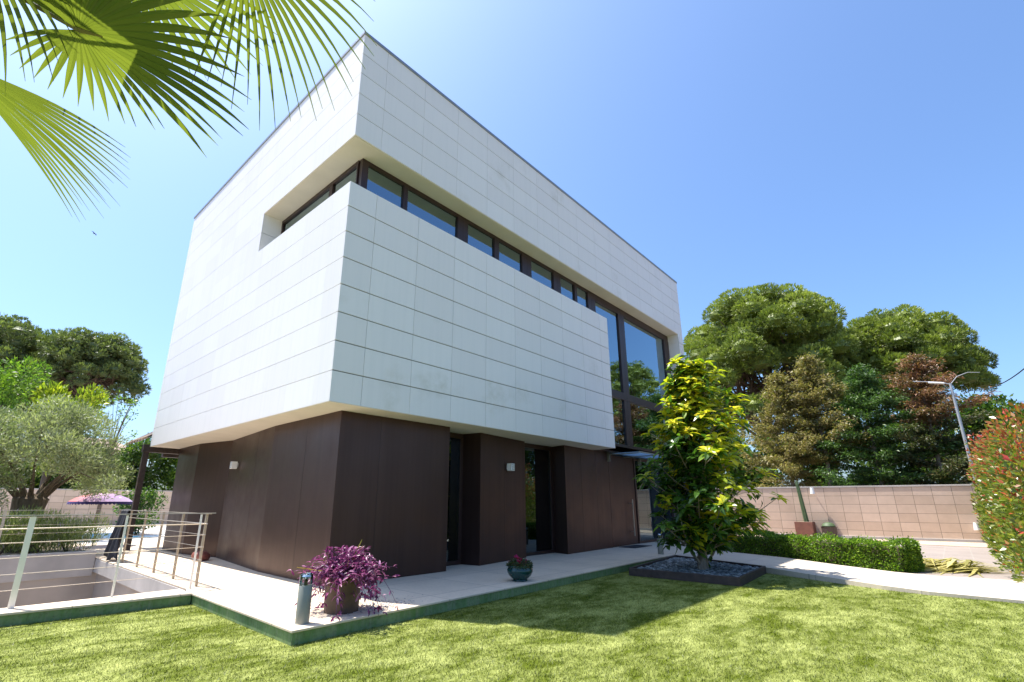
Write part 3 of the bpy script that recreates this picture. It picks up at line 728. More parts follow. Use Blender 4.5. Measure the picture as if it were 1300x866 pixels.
# ------------------------------------------------------------------ magnolia in its gravel bed
def magnolia():
    bed = [(6.06, -1.85), (9.28, -1.48), (8.35, -3.80), (6.16, -3.93)]
    t = thing('planting_frame', (6.06, -3.93, 0), 'low dark timber frame of grey stones around the magnolia tree', 'garden bed')
    def side(a, b, h=.15, w=.05):
        a = Vector((*a, 0)); b = Vector((*b, 0)); d = (b-a).normalized(); s = Vector((-d.y, d.x, 0)); mid = (a+b)/2-Vector((6.06, -3.93, 0))
        MB().obox(mid+Vector((0, 0, h/2)), d, s, (0, 0, 1), (b-a).length/2+w/2, w/2, h/2).build('board', M['timber'], t, bevel=.006)
    side(bed[0], bed[3]); side(bed[3], bed[2]); side(bed[2], bed[1], .148, .04); side((6.12, -1.83), bed[1], .15)
    tag(MB().add([(x, y, .06) for x, y in bed], [(0, 3, 2, 1)]).build('bed_soil', M['earth'], None), kind='structure')
    n = 7000; P = np.c_[RNG.uniform(6, 9.3, n), RNG.uniform(-3.95, -1.4, n), np.full(n, .085)]
    ins = in_poly(P, [(6.10, -1.88), (9.2, -1.53), (8.30, -3.76), (6.19, -3.88)]); P = P[ins]; P[:, 2] += RNG.uniform(-.02, .025, len(P))
    pebbles('stones', 0, P, .022, .048, M['pebble'])
    base = Vector((7.2, -2.92, .08))
    t = thing('magnolia_tree', base, 'young magnolia with glossy dark leaves and yellow new growth in the stone bed', 'tree')
    tr = trunk_mb((0, 0, 0), (.05, -.1, 4.0), .085, .015, .05, 8, 10)
    rnd = random.Random(21); tips = []
    right = Vector((.67, -.74, 0)); fw = Vector((.74, .67, 0))
    def rad(z):            # crown radius by height above the bed
        pts = [(.55, .65), (.9, 1.28), (1.5, 1.48), (2.1, 1.32), (2.8, 1.16), (3.4, .95), (4.0, .62), (4.45, .15)]
        for (a, ra), (b, rb_) in zip(pts[:-1], pts[1:]):
            if a <= z <= b: return ra+(rb_-ra)*(z-a)/(b-a)
        return .1
    for k in range(100):
        z1 = .60+3.8*(k+.5)/100; az = k*2.39996+rnd.uniform(-.3, .3)
        r = rad(z1)*rnd.uniform(.42, 1.12)
        d = Vector((math.cos(az), math.sin(az), 0)); r *= 1+.13*d.dot(right)
        z0 = max(.35, z1-.5*r-.15)
        a = Vector((.05*z0/4, -.1*z0/4, z0)); e = d*r+Vector((.05*z1/4, -.1*z1/4, z1))
        mid = a.lerp(e, .55)+Vector((0, 0, -.08*r+.03))
        tr.tube([a, mid, e], [.022*(1-z0/6)+.004, .012, .006], 5, cap=False)
        tips.append((e, (e-mid).normalized()))
        for q in range(4):
            b = mid.lerp(e, rnd.uniform(-.5, .8)); o = b+Vector((rnd.uniform(-.32, .32), rnd.uniform(-.32, .32), rnd.uniform(-.06, .30)))
            tr.tube([b, o], [.007, .004], 4, cap=False); tips.append((o, ((o-b)+d*.15).normalized()))
    for q, (dx, dy) in enumerate(((-.55, .1), (.5, -.3), (.25, .5))):
        tr.tube([(0, 0, .06), (dx*.5, dy*.5, .32), (dx, dy, .75), (dx*1.3, dy*1.3, 1.3)], [.03, .024, .018, .008], 6, cap=False)
    tips.append((Vector((.05, -.12, 4.42)), Vector((0, 0, 1)))); tips.append((Vector((.0, -.05, 4.25)), Vector((0, 0, 1))))
    tr.build('trunk', M['bark2'], t, True, fix=False)
    P = []; D = []; N = []; L = []; T = []
    for e, d in tips:
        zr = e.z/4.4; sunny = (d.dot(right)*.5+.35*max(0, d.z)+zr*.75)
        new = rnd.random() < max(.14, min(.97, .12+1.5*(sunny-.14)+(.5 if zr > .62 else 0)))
        nn = rnd.randint(9, 14); ax = (d*.5+Vector((0, 0, .75))).normalized()
        u = ax.orthogonal().normalized(); v = ax.cross(u)
        for i in range(nn):
            a = 2*PI*i/nn+rnd.uniform(-.3, .3); up = rnd.uniform(-.25, .75)
            dd = (u*math.cos(a)+v*math.sin(a))+ax*up
            P.append(e-ax*rnd.uniform(0, .1)); D.append(dd); N.append(ax+Vector((rnd.gauss(0, .2), rnd.gauss(0, .2), 0))); L.append(rnd.uniform(.17, .29))
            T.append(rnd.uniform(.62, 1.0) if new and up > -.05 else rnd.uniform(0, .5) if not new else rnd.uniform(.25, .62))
    n = 2500                                  # older leaves along the inner twigs
    for i in range(n):
        e, d = rnd.choice(tips); c = Vector((.03, -.05, e.z-.12)); p = c.lerp(e, rnd.uniform(.35, .97))+Vector((rnd.gauss(0, .07), rnd.gauss(0, .07), rnd.gauss(0, .07)))
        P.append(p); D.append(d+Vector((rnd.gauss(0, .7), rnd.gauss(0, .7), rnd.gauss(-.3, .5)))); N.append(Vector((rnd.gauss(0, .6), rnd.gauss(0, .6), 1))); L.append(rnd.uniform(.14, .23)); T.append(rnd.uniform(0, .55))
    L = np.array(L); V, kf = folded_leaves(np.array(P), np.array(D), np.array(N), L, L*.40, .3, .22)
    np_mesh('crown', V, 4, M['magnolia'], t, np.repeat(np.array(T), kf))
magnolia()

# ------------------------------------------------------------------ boundary walls
def block_wall(a, b, h, label, z0=.02, th=.2):
    a = Vector((*a, 0)); b = Vector((*b, 0)); d = (b-a); ln = d.length; d.normalize(); s = Vector((-d.y, d.x, 0))
    t = thing('block_wall', a, label, 'wall')
    me = MB()
    p = [Vector((0, 0, z0)), d*ln+Vector((0, 0, z0)), d*ln+Vector((0, 0, h)), Vector((0, 0, h))]
    vs = [q-s*th/2 for q in p]+[q+s*th/2 for q in p]
    me.add(vs, [(0, 1, 2, 3), (5, 4, 7, 6), (3, 2, 6, 7), (1, 5, 6, 2), (4, 0, 3, 7)])
    o = me.build('wall_body', M['blocks'], t, fix=False)
    uv = o.data.uv_layers.new(name='UVMap')
    for pl in o.data.polygons:
        for li in pl.loop_indices:
            v = o.data.vertices[o.data.loops[li].vertex_index].co; uv.data[li].uv = (Vector(v).dot(d), v.z-z0)
    mid = d*ln/2
    MB().obox(mid+Vector((0, 0, h+.035)), d, s, (0, 0, 1), ln/2, th/2+.02, .033).build('coping', M['concrete'], t, bevel=.006)
    MB().obox(mid+Vector((0, 0, z0+.06))-s*0, d, s, (0, 0, 1), ln/2, th/2+.06, .06).build('plinth', M['concrete'], t, bevel=.006)
block_wall((21.3, 6.0), (23.05, -9.5), 2.10, 'pinkish block boundary wall with grid joints beyond the low hedge')
block_wall((-14, 30.0), (21.2, 30.0), 2.08, 'shaded block boundary wall at the back of the pool garden')

def spot(loc, label, d=(-1, -.1, 0)):
    t = thing('wall_spotlight', loc, label, 'spotlight', 'small spotlights on the boundary wall')
    d = Vector(d).normalized()
    MB().tube([Vector((0, 0, 0)), d*.16+Vector((0, 0, .03))], .02, 8).build('bracket', M['grey'], t, True)
    MB().tube([d*.16+Vector((0, 0, .14)), d*.16+Vector((0, 0, .02)), d*.16+Vector((0, 0, -.13))], [.07, .075, .09], 14).build('lamp_head', M['white'], t, True)
spot((22.13, -2.55, 1.98), 'small white spotlight high on the boundary wall above the potted cactus')
spot((22.75, -7.55, .62), 'small spotlight low on the boundary wall beside the red tipped shrub')

def cactus_planter():
    L = (21.85, -2.1, .05)
    t = thing('square_planter', L, 'square rust brown planter at the foot of the block wall', 'planter')
    MB().prism([(-.30, -.34), (.30, -.34), (.30, .34), (-.30, .34)], 0, .62).build('planter_body', M['planter'], t, bevel=.01)
    MB().box(-.27, .27, -.31, .31, .622, .63).build('soil', M['earth'], t)
    c = thing('cactus', (L[0], L[1], L[2]+.63), 'tall single column cactus in the square planter', 'cactus')
    st = MB(); pts = [Vector((.0, -.08, 0)), Vector((0, -.05, .5)), Vector((0, .02, 1.1)), Vector((0, .06, 1.75))]
    n = 16; ring = []
    for i in range(11):
        s = i/10; p = pts[0].lerp(pts[3], s); r = (.10*(1-.35*s)) if i < 10 else .02
        for k in range(n): a = 2*PI*k/n; rr = r*(1 if k % 2 else .78); ring.append((p.x+rr*math.cos(a), p.y+rr*math.sin(a), p.z))
    st.add(ring, [(i*n+k, i*n+(k+1) % n, (i+1)*n+(k+1) % n, (i+1)*n+k) for i in range(10) for k in range(n)])
    st.build('stem', M['cactus'], c, False)
    L = (21.95, -2.95, .05)
    t = thing('round_pot', L, 'small round dark pot beside the square cactus planter', 'plant pot')
    MB().lathe([(0, 0), (.2, 0), (.27, .18), (.28, .42), (.30, .44), (.26, .44), (.24, .40), (0, .40)], 24).build('pot_body', M['darkpot'], t, True)
    b = MB().lathe([(.23, 0), (.25, .06), (.2, .15), (.1, .2), (0, .21)], 18).build('round_cactus', M['cactus'], None, True); b.location = (L[0], L[1], L[2]+.41)
    tag(b, 'small round cactus growing in the dark pot by the wall', 'cactus')
cactus_planter()

# ------------------------------------------------------------------ hedges and shrubs
def low_hedge():
    A = Vector((11.75, -2.0, 0)); Bv = Vector((10.08, -6.08, 0)); d = (Bv-A); ln = d.length; d.normalize(); s = Vector((-d.y, d.x, 0))
    if s.x < 0: s = -s
    t = thing('low_hedge', (A.x, A.y, .04), 'long clipped green hedge along the path in front of the block wall', 'hedge')
    wd, h = .85, .57
    n = 26000
    u = RNG.random(n)*ln; w = RNG.random(n)*wd; z = RNG.random(n)*h
    face = RNG.choice(4, n, p=[.36, .36, .12, .16])
    dep = np.abs(RNG.normal(0, .035, n))
    w = np.where(face == 0, dep, w); z = np.where(face == 1, h-dep, z); u = np.where(face == 2, ln-dep, u); w = np.where(face == 3, wd-dep, w)
    bumpv = .035*np.sin(u*3.1)+.03*np.sin(u*7.3+w*4)+.02*np.sin(z*11+u*2)
    z = z+np.where(face == 1, bumpv, 0); w = w+np.where(face == 0, -bumpv*1.2, 0)
    e = np.minimum(1, np.minimum(ln-u+.02, u+.02)/.12); w = wd/2+(w-wd/2)*np.sqrt(np.clip(e, .3, 1))
    d3 = np.array(d); s3 = np.array(s)
    P = d3*u[:, None]+s3*w[:, None]+np.array([0, 0, 1])*z[:, None]
    nf = np.where((face == 0)[:, None], -s3, np.where((face == 1)[:, None], np.array([0, 0, 1.]), np.where((face == 2)[:, None], d3, s3)))
    P = P+nf*(np.where(RNG.random(n) < .05, RNG.uniform(.02, .09, n), 0))[:, None]
    D = nf*.7+rdir(n)*.9+np.array([0, 0, .25])
    V = leaf_quads(P, D, RNG.uniform(.035, .065, n), RNG.uniform(.022, .036, n), .1)
    np_mesh('foliage', V, 4, M['hedge'], t, RNG.random(n)**1.3)
    core = MB()
    core.obox(d*ln/2+s*wd/2+Vector((0, 0, h*.43)), d, s, (0, 0, 1), ln/2-.12, wd/2-.12, h*.40)
    core.build('branches', M['stem'], t)
low_hedge()

def photinia():
    L = (9.4, -8.55, .03)
    t = thing('photinia_hedge', L, 'tall photinia hedge with red young leaves at the right edge by the path', 'hedge')
    lobes = []
    rnd = random.Random(5)
    for x in np.arange(-.9, 12.5, .55):
        for z in np.arange(.30, 3.6, .42):
            top = 3.05+.35*math.sin(x*1.7)+.25*math.sin(x*3.1+1)
            if z > top-.3: continue
            yy = .95-.07*z*(1 if z > 1 else .2)+rnd.uniform(-.12, .12)
            lobes.append((x+rnd.uniform(-.2, .2), yy-.5, z, .52, .5, .42))
            if rnd.random() < .35: lobes.append((x+rnd.uniform(-.2, .2), yy-1.15, z, .5, .5, .42))
    n = 40000
    P, Nn, idx = lobe_points(lobes, n, .8)
    keep = P[:, 2] > .02; P = P[keep]; Nn = Nn[keep]; n = len(P)
    D = Nn*.8+rdir(n)*.8+np.array([0, 0, .5])
    Lh = RNG.uniform(.075, .145, n)
    q = leaf_quads(P, D, Lh, Lh*.42, .12)
    outer = np.clip((Nn[:, 2]*.5+.3), 0, 1); hz = np.clip(P[:, 2]/3.2, 0, 1)
    cl = np.sin(P[:, 0]*4.1+P[:, 2]*3.3)*np.sin(P[:, 1]*3.7-P[:, 2]*5.1+1.3)
    red = RNG.random(n) < np.clip(.02+1.1*hz**3*(.6+.6*outer)+.14*(cl > .3), 0, .85)
    tone = np.where(red, RNG.uniform(.74, 1, n), RNG.random(n)**.9*.72)
    np_mesh('foliage', q, 4, M['photinia'], t, tone)
    st = MB()
    for k in range(40):
        x = -.9+13.2*k/40; y = rnd.uniform(-.2, .6); st.tube([(x, y-.3, 0), (x+rnd.uniform(-.2, .2), y-.2, 1.2), (x+rnd.uniform(-.3, .3), y-.1, 2.6)], [.025, .018, .006], 5, cap=False)
    st.build('stems', M['stem'], t, True, fix=False)
photinia()

def shrub(name, loc, lobes, n, mat, label, cat, ll=.06, lw=.03, spiky=0., stems=0, group=None, tone_p=1.0, sh=.6):
    t = thing(name, loc, label, cat, group)
    P, Nn, _ = lobe_points(lobes, n, sh)
    k = P[:, 2] > 0; P = P[k]; Nn = Nn[k]; n = len(P)
    D = Nn*.6+rdir(n)*(1-spiky*.6)+np.array([0, 0, .3+spiky*1.4])
    L = RNG.uniform(.6, 1.15, n)*ll
    np_mesh('foliage', leaf_quads(P, D, L, L*lw/ll, .1), 4, mat, t, RNG.random(n)**tone_p)
    st = MB(); rnd = random.Random(n)
    for k in range(stems or 5):
        c = rnd.choice(lobes); st.tube([(c[0]*.25, c[1]*.25, 0), (c[0]*.6, c[1]*.6, c[2]*.5), c[:3]], [.02, .014, .005], 5, cap=False)
    st.build('stem', M['stem'], t, True, fix=False)
    return t
rnd0 = random.Random(8)
lav_x = [-1.35, -2.0, -2.7, -3.45, -4.3]
for i, x in enumerate(lav_x):
    lb = [(rnd0.uniform(-.35, .35), rnd0.uniform(-.4, .4), rnd0.uniform(.25, .68), .38, .38, .38) for _ in range(7)]
    shrub('lavender_bush', (x, 9.6+.25*math.sin(i*2.2), .24), lb, 4200, M['lavender'],
          ['rounded grey green lavender bush nearest the dark cloth on the railing', 'grey green lavender bush below the parasol behind the ramp',
           'grey green lavender bush in front of the olive trunk', 'grey green lavender bush left of the olive trunk', 'grey green lavender bush at the left edge behind the ramp'][i],
          'shrub', .13, .016, .75, 5, 'lavender bushes behind the ramp')

# ------------------------------------------------------------------ trees
def olive_tree():
    L = (-2.2, 10.6, .22)
    t = thing('olive_tree', L, 'old olive tree with thick gnarled trunk and silvery crown behind the ramp', 'tree')
    tr = MB()
    tr.tube([(0, 0, 0), (.03, 0, .4), (-.02, .02, .9), (0, 0, 1.3), (0, 0, 1.42)], [.40, .33, .31, .36, .2], 14)
    rnd = random.Random(3); lobes = []
    for k in range(11):
        az = 2*PI*k/11+rnd.uniform(-.2, .2); r = rnd.uniform(.8, 1.5); d = Vector((math.cos(az), math.sin(az), 0))
        e = d*r+Vector((0, 0, rnd.uniform(1.9, 3.2)))
        tr.tube([d*.14+Vector((0, 0, 1.2)), d*.40*r+Vector((0, 0, 1.65)), d*.7*r+Vector((0, 0, 2.0)), e], [.075, .045, .026, .010], 7, cap=False)
        lobes.append((*e, .48, .48, .42))
        for q in range(4):
            o = e+Vector((rnd.uniform(-.75, .75), rnd.uniform(-.75, .75), rnd.uniform(-.75, .55)))
            tr.tube([e.lerp(d*.5+Vector((0, 0, 1.6)), rnd.uniform(0, .4)), o], [.02, .006], 4, cap=False); lobes.append((*o, .36, .36, .34))
    for q in range(8): lobes.append((rnd.uniform(-.7, .7), rnd.uniform(-.7, .7), rnd.uniform(2.4, 3.7), .45, .45, .42))
    tr.build('trunk', M['olivebark'], t, True, fix=False)
    n = 30000; P, Nn, ix = lobe_points(lobes, n, .5)
    D = Nn*.6+rdir(n)*.8+np.array([0, 0, .6]); Lh = RNG.uniform(.07, .13, n); lt = RNG.uniform(-.3, .25, len(lobes))[ix]
    np_mesh('crown', leaf_quads(P, D, Lh, Lh*.26, .1), 4, M['olive'], t, np.clip(RNG.random(n)*.7+.15+lt, 0, 1))
olive_tree()

def tufts(P, Nn, length, width, per=3):
    """needle tufts: a few thin long triangles fanning out of each point"""
    n = len(P); P = np.repeat(P, per, 0); Nn = np.repeat(Nn, per, 0); m = len(P)
    D = unit(Nn*1.0+rdir(m)*.7+np.array([0, 0, .5])); L = RNG.uniform(.6, 1.15, m)*length
    S = unit(np.cross(D, rdir(m)))*(width*RNG.uniform(.6, 1.3, m))[:, None]
    return np.stack([P-S*.35, P+D*L[:, None]*.75-S, P+D*L[:, None], P+D*L[:, None]*.7+S], 1)

def stone_pine(loc, label, R, ztop, zlow, ry=None, lean=(0, 0), n=13000, mat='pine', seed=1, rt=.38, nb=9, shape=None, leafsize=.30):
    rnd = random.Random(seed); t = thing('stone_pine', loc, label, 'tree', 'umbrella pines around the garden')
    ry = ry or R; lobes = []; h = ztop-zlow
    base_c = Vector((lean[0], lean[1], zlow))
    k = 0
    while len(lobes) < 120 and k < 9000:
        k += 1
        a = rnd.uniform(0, 2*PI); q = math.sqrt(rnd.random())
        x, y = math.cos(a)*q, math.sin(a)*q
        zt_ = (1-q**3.4)**.5 if q < 1 else 0
        z = zt_-.55*rnd.random()**2*(.35+.65*zt_); z = max(.02, z)
        s = rnd.uniform(.115, .185)*R
        c = (base_c.x+x*R*.88, base_c.y+y*ry*.88, zlow+z*(h-s*.6))
        if any((c[0]-l[0])**2+(c[1]-l[1])**2+((c[2]-l[2])*1.3)**2 < (.62*(s+l[3]))**2 for l in lobes): continue
        lobes.append((*c, s, s, s*.75))
    tr = MB(); fork = Vector((lean[0]*.75, lean[1]*.75, zlow-.10*h))
    trunk_mb((0, 0, 0), fork, rt, rt*.62, .18, 8, 10, tr)
    for k in range(nb*2):
        c = Vector(lobes[rnd.randrange(len(lobes))][:3])
        m1 = fork.lerp(c, .45)+Vector((0, 0, .05*h)); tr.tube([fork-Vector((0, 0, rnd.uniform(0, .12*h))), m1, c], [rt*.42, rt*.24, .05], 6, cap=False)
        for q in range(4):
            c2 = Vector(lobes[rnd.randrange(len(lobes))][:3]); tr.tube([m1, m1.lerp(c2, .6), c2], [rt*.2, rt*.1, .03], 5, cap=False)
    tr.build('trunk', M['bark'], t, True, fix=False)
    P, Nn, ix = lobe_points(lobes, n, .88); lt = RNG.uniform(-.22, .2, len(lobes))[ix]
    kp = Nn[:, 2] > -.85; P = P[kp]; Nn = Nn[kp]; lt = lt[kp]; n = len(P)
    V = tufts(P, Nn, leafsize, leafsize*.085, 6)
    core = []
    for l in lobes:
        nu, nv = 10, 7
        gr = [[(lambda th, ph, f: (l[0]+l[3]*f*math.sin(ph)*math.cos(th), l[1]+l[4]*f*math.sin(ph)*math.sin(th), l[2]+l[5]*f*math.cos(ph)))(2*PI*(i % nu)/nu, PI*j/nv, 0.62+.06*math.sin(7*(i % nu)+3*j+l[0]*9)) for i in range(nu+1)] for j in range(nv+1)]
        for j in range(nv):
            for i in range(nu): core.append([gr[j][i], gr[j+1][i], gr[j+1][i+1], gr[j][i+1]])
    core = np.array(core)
    np_mesh('crown', np.concatenate([V, core]), 4, M[mat], t, np.concatenate([np.repeat(np.clip(RNG.random(n)*.6+.2+.2*Nn[:, 2]+lt, 0, 1), 6), RNG.uniform(.25, .5, len(core))]))  # tufts facing up get lighter tones: sunlit clump tops put into the colour
    return t
stone_pine((36.6, 3.4, 0), 'largest umbrella pine, beyond the block wall just right of the house', 7.1, 17.6, 7.4, 6.8, (.9, -1.6), 42000, seed=2, rt=.40, nb=12)
stone_pine((42.2, -5.5, 0), 'second umbrella pine, beyond the brown conifers and right of the largest pine', 5.7, 15.2, 8.6, 5.0, (0, -.4), 30000, seed=5, rt=.36, nb=9)
stone_pine((-1.6, 42.5, 0), 'umbrella pine beyond the garden at the left edge of the view', 4.9, 14.6, 7.2, 4.9, (-.7, .2), 18000, 'pine_dark', 7, .36, 9)
stone_pine((2.35, 38.4, 0), 'umbrella pine with bare forked trunk behind the olive tree', 3.5, 13.6, 9.0, 3.5, (-.3, .0), 10000, 'pine_dark', 9, .30, 11)

def conifer(loc, label, ztop, R, zlow, mat, seed, n=9000, taper=.9, rt=.12, lean=0., sizes=.16, group=None, topfrac=0.0, tone_z=False):
    rnd = random.Random(seed); t = thing('conifer', loc, label, 'tree', group)
    tr = trunk_mb((0, 0, 0), (lean, lean*.3, ztop*.97), rt, .02, .06, 8, 8)
    P = []; Dn = []; Tn = []
    nbr = 90
    for k in range(nbr):
        s = (k+.5)/nbr; z = zlow+(ztop-zlow)*s; r = R*(max(.05, (1-s)**taper))*rnd.uniform(.35, 1.2)+.12
        az = k*2.39996+rnd.uniform(-.4, .4); d = Vector((math.cos(az), math.sin(az), 0))
        a = Vector((lean*z/ztop, lean*.3*z/ztop, z)); e = a+d*r+Vector((0, 0, r*rnd.uniform(-.1, .5)))
        tr.tube([a, a.lerp(e, .5)+Vector((0, 0, .05)), e], [.03, .02, .006], 4, cap=False)
        m = int(1.5*n/nbr*(.4+r/R))
        u = RNG.random(m)**.6; sp = RNG.normal(size=(m, 3))*np.array([.15, .15, .07])*(.35+u[:, None])
        pts = np.array(a)+(np.array(e)-np.array(a))*u[:, None]+sp
        P.append(pts); Dn.append(np.tile(np.array(d)*.8, (m, 1))+RNG.normal(size=(m, 3))*.55-np.array([0, 0, .12]))
        base_t = RNG.random(m)
        if tone_z: base_t = np.clip(base_t*.5+(.75 if s > .5 else .0)*rnd.uniform(.4, 1.)+.05, 0, 1)
        Tn.append(base_t)
    tr.build('trunk', M['bark2'], t, True, fix=False)
    P = np.concatenate(P); Dn = np.concatenate(Dn); T = np.concatenate(Tn); L = RNG.uniform(.6, 1.2, len(P))*sizes
    np_mesh('crown', leaf_quads(P, Dn, L, L*.30, .15), 4, M[mat], t, T)
conifer((25.5, -1.2, 0), 'browning conifer with thin crown just beyond the block wall, nearest the magnolia', 8.2, 2.5, 2.2, 'brownneedle', 3, 20000, .85, .12)
conifer((25.7, -2.75, 0), 'tall browning conifer with bare lower trunk beyond the potted cactus', 9.0, 2.3, 3.3, 'brownneedle', 4, 18000, .85, .14, .2)
conifer((25.9, -4.75, 0), 'dense green conifer beyond the middle of the block wall', 8.0, 3.0, 1.2, 'cedar', 5, 28000, .75, .14)
conifer((26.2, -7.0, 0), 'conifer with rust red dead top behind the street lamp', 8.2, 2.8, 1.3, 'rust', 6, 26000, .7, .14, 0, .16, None, 0, True)

def leafy_tree(name, loc, label, lobes, n, mat, ll, lw, trunk, rt=.1, group=None, cat='tree', sh=.6, per_tone=1.0, up=.4):
    t = thing(name, loc, label, cat, group); rnd = random.Random(int(n)+len(lobes))
    tr = trunk_mb((0, 0, 0), trunk, rt, rt*.55, .05, 6, 8)
    for c in lobes:
        c = Vector(c[:3]); k = Vector(trunk); tr.tube([k*rnd.uniform(.6, 1), k.lerp(c, .5)+Vector((0, 0, .1)), c], [rt*.4, rt*.22, .01], 5, cap=False)
    tr.build('trunk', M['stem'], t, True, fix=False)
    P, Nn, _ = lobe_points(lobes, n, sh); k = P[:, 2] > .05; P = P[k]; Nn = Nn[k]; n = len(P)
    D = Nn*.6+rdir(n)*.8+np.array([0, 0, up]); L = RNG.uniform(.6, 1.15, n)*ll
    np_mesh('crown', leaf_quads(P, D, L, L*lw/ll, .12), 4, M[mat], t, RNG.random(n)**per_tone)
    return t
def rl_(n, cx, cy, z0, z1, rx, ry, s, seed):
    r = random.Random(seed); return [(cx+r.uniform(-rx, rx), cy+r.uniform(-ry, ry), r.uniform(z0, z1), s*r.uniform(.7, 1.25), s*r.uniform(.7, 1.25), s*r.uniform(.6, 1.)) for _ in range(n)]
leafy_tree('broadleaf_tree', (-3.4, 20.4, .1), 'bright green broadleaf tree at the left edge beyond the olive tree', rl_(16, 0, 0, 3.2, 7.0, 1.0, 1.0, .75, 1), 9000, 'bright', .20, .07, (0, 0, 3.0), .14)
leafy_tree('loquat_tree', (-1.35, 17.4, .1), 'yellow green tree with upright shoots rising behind the olive tree', rl_(14, 0, 0, 2.6, 5.4, .95, .9, .55, 2), 5200, 'yellowleaf', .25, .08, (0, 0, 2.6), .12, up=.9)
leafy_tree('bare_tree', (2.1, 27.0, .1), 'slender nearly bare tree between the pine and the house', rl_(14, .1, 0, 4.6, 7.2, .9, .8, .4, 3), 380, 'bright', .16, .07, (0, 0, 4.2), .07, sh=.2)
for i, (x, y, h) in enumerate(((3.2, 33.0, 5.0), (5.2, 32.6, 5.9), (7.4, 32.8, 6.2), (1.0, 33.5, 4.2), (-1.2, 33.2, 4.6), (-4, 33, 5.2))):
    leafy_tree('hedge_tree', (x, y, 0), ['bushy green tree above the back wall, left of the pergola post', 'bushy green tree above the back wall, right behind the pergola post',
               'bushy green tree above the back wall, nearest the brown side wall', 'low bushy green tree above the back wall, below the bare tree', 'bushy green tree above the back wall behind the olive trunk',
               'bushy green tree above the back wall at the left edge'][i], rl_(15, 0, 0, 1.4, h-.6, 1.1, .9, .8, 20+i), 6500, 'bright' if i % 2 == 0 else 'midgreen', .22, .13, (0, 0, 1.6), .1, 'green trees behind the back wall')
shrub('round_shrub', (2.0, 18.6, .14), rl_(7, 0, 0, .3, 1.5, .45, .45, .5, 40), 3500, M['midgreen'], 'dark green round shrub on the pool terrace behind the pergola post', 'shrub', .12, .07)
# denser wood behind the right-hand wall
for i, (x, y, h, r) in enumerate(((28.2, 1.6, 6.2, 1.6), (31.5, -.8, 7.0, 1.8), (32.5, -4.5, 7.4, 2.0), (32.0, -8.2, 6.8, 2.0), (31, 5.0, 6.0, 1.8), (29.5, -10.6, 6.0, 1.6))):
    leafy_tree('evergreen_tree', (x, y, 0), ['dark evergreen tree seen beyond the wall just right of the magnolia top', 'dark evergreen tree behind the browning conifer nearest the magnolia', 'dark evergreen tree behind the dense green conifer',
               'dark evergreen tree behind the rust topped conifer', 'dark evergreen tree beyond the wall hidden by the house corner', 'dark evergreen tree right of the street lamp pole'][i],
               rl_(18, 0, 0, 1.2, h-.7, r*.75, r*.75, r*.5, 60+i), 8000, 'midgreen', .26, .13, (0, 0, h*.5), .14, 'evergreen trees beyond the right wall')
# trees across the street that the big windows mirror
stone_pine((58, -23.0, 0), 'umbrella pine across the street mirrored in the tall windows', 5.6, 20.5, 11.0, 5.6, (0, 0), 12000, 'pine', 31, .36, 8)
for i, (x, y, h) in enumerate(((30, -16, 9), (27, -20, 8.0), (33, -22, 9))):
    leafy_tree('street_tree', (x, y, 0), ['tall leafy tree across the street, nearest the photinia hedge', 'leafy tree across the street behind the photinia hedge', 'leafy tree across the street farthest from the house'][i],
               rl_(16, 0, 0, 2, h-1, 1.8, 1.8, 1.1, 80+i), 5000, 'midgreen', .32, .16, (0, 0, 3), .16, 'trees across the street')

t_lob = []
_r = random.Random(77)
for x in np.arange(-16, 30, 1.3):
    for z in (.7, 1.7, 2.7): t_lob.append((x+_r.uniform(-.3, .3), _r.uniform(-.3, .3), z+_r.uniform(-.2, .2), 1.0, .8, .85))
shrub('reflection_hedge', (0, -15.5, 0), t_lob, 16000, M['midgreen'], 'unseen tall hedge added across the lawn, darkens reflections in the ground floor front', 'hedge', .24, .13, 0., 12)  # out of view, added to keep bright horizon sky out of the brown front

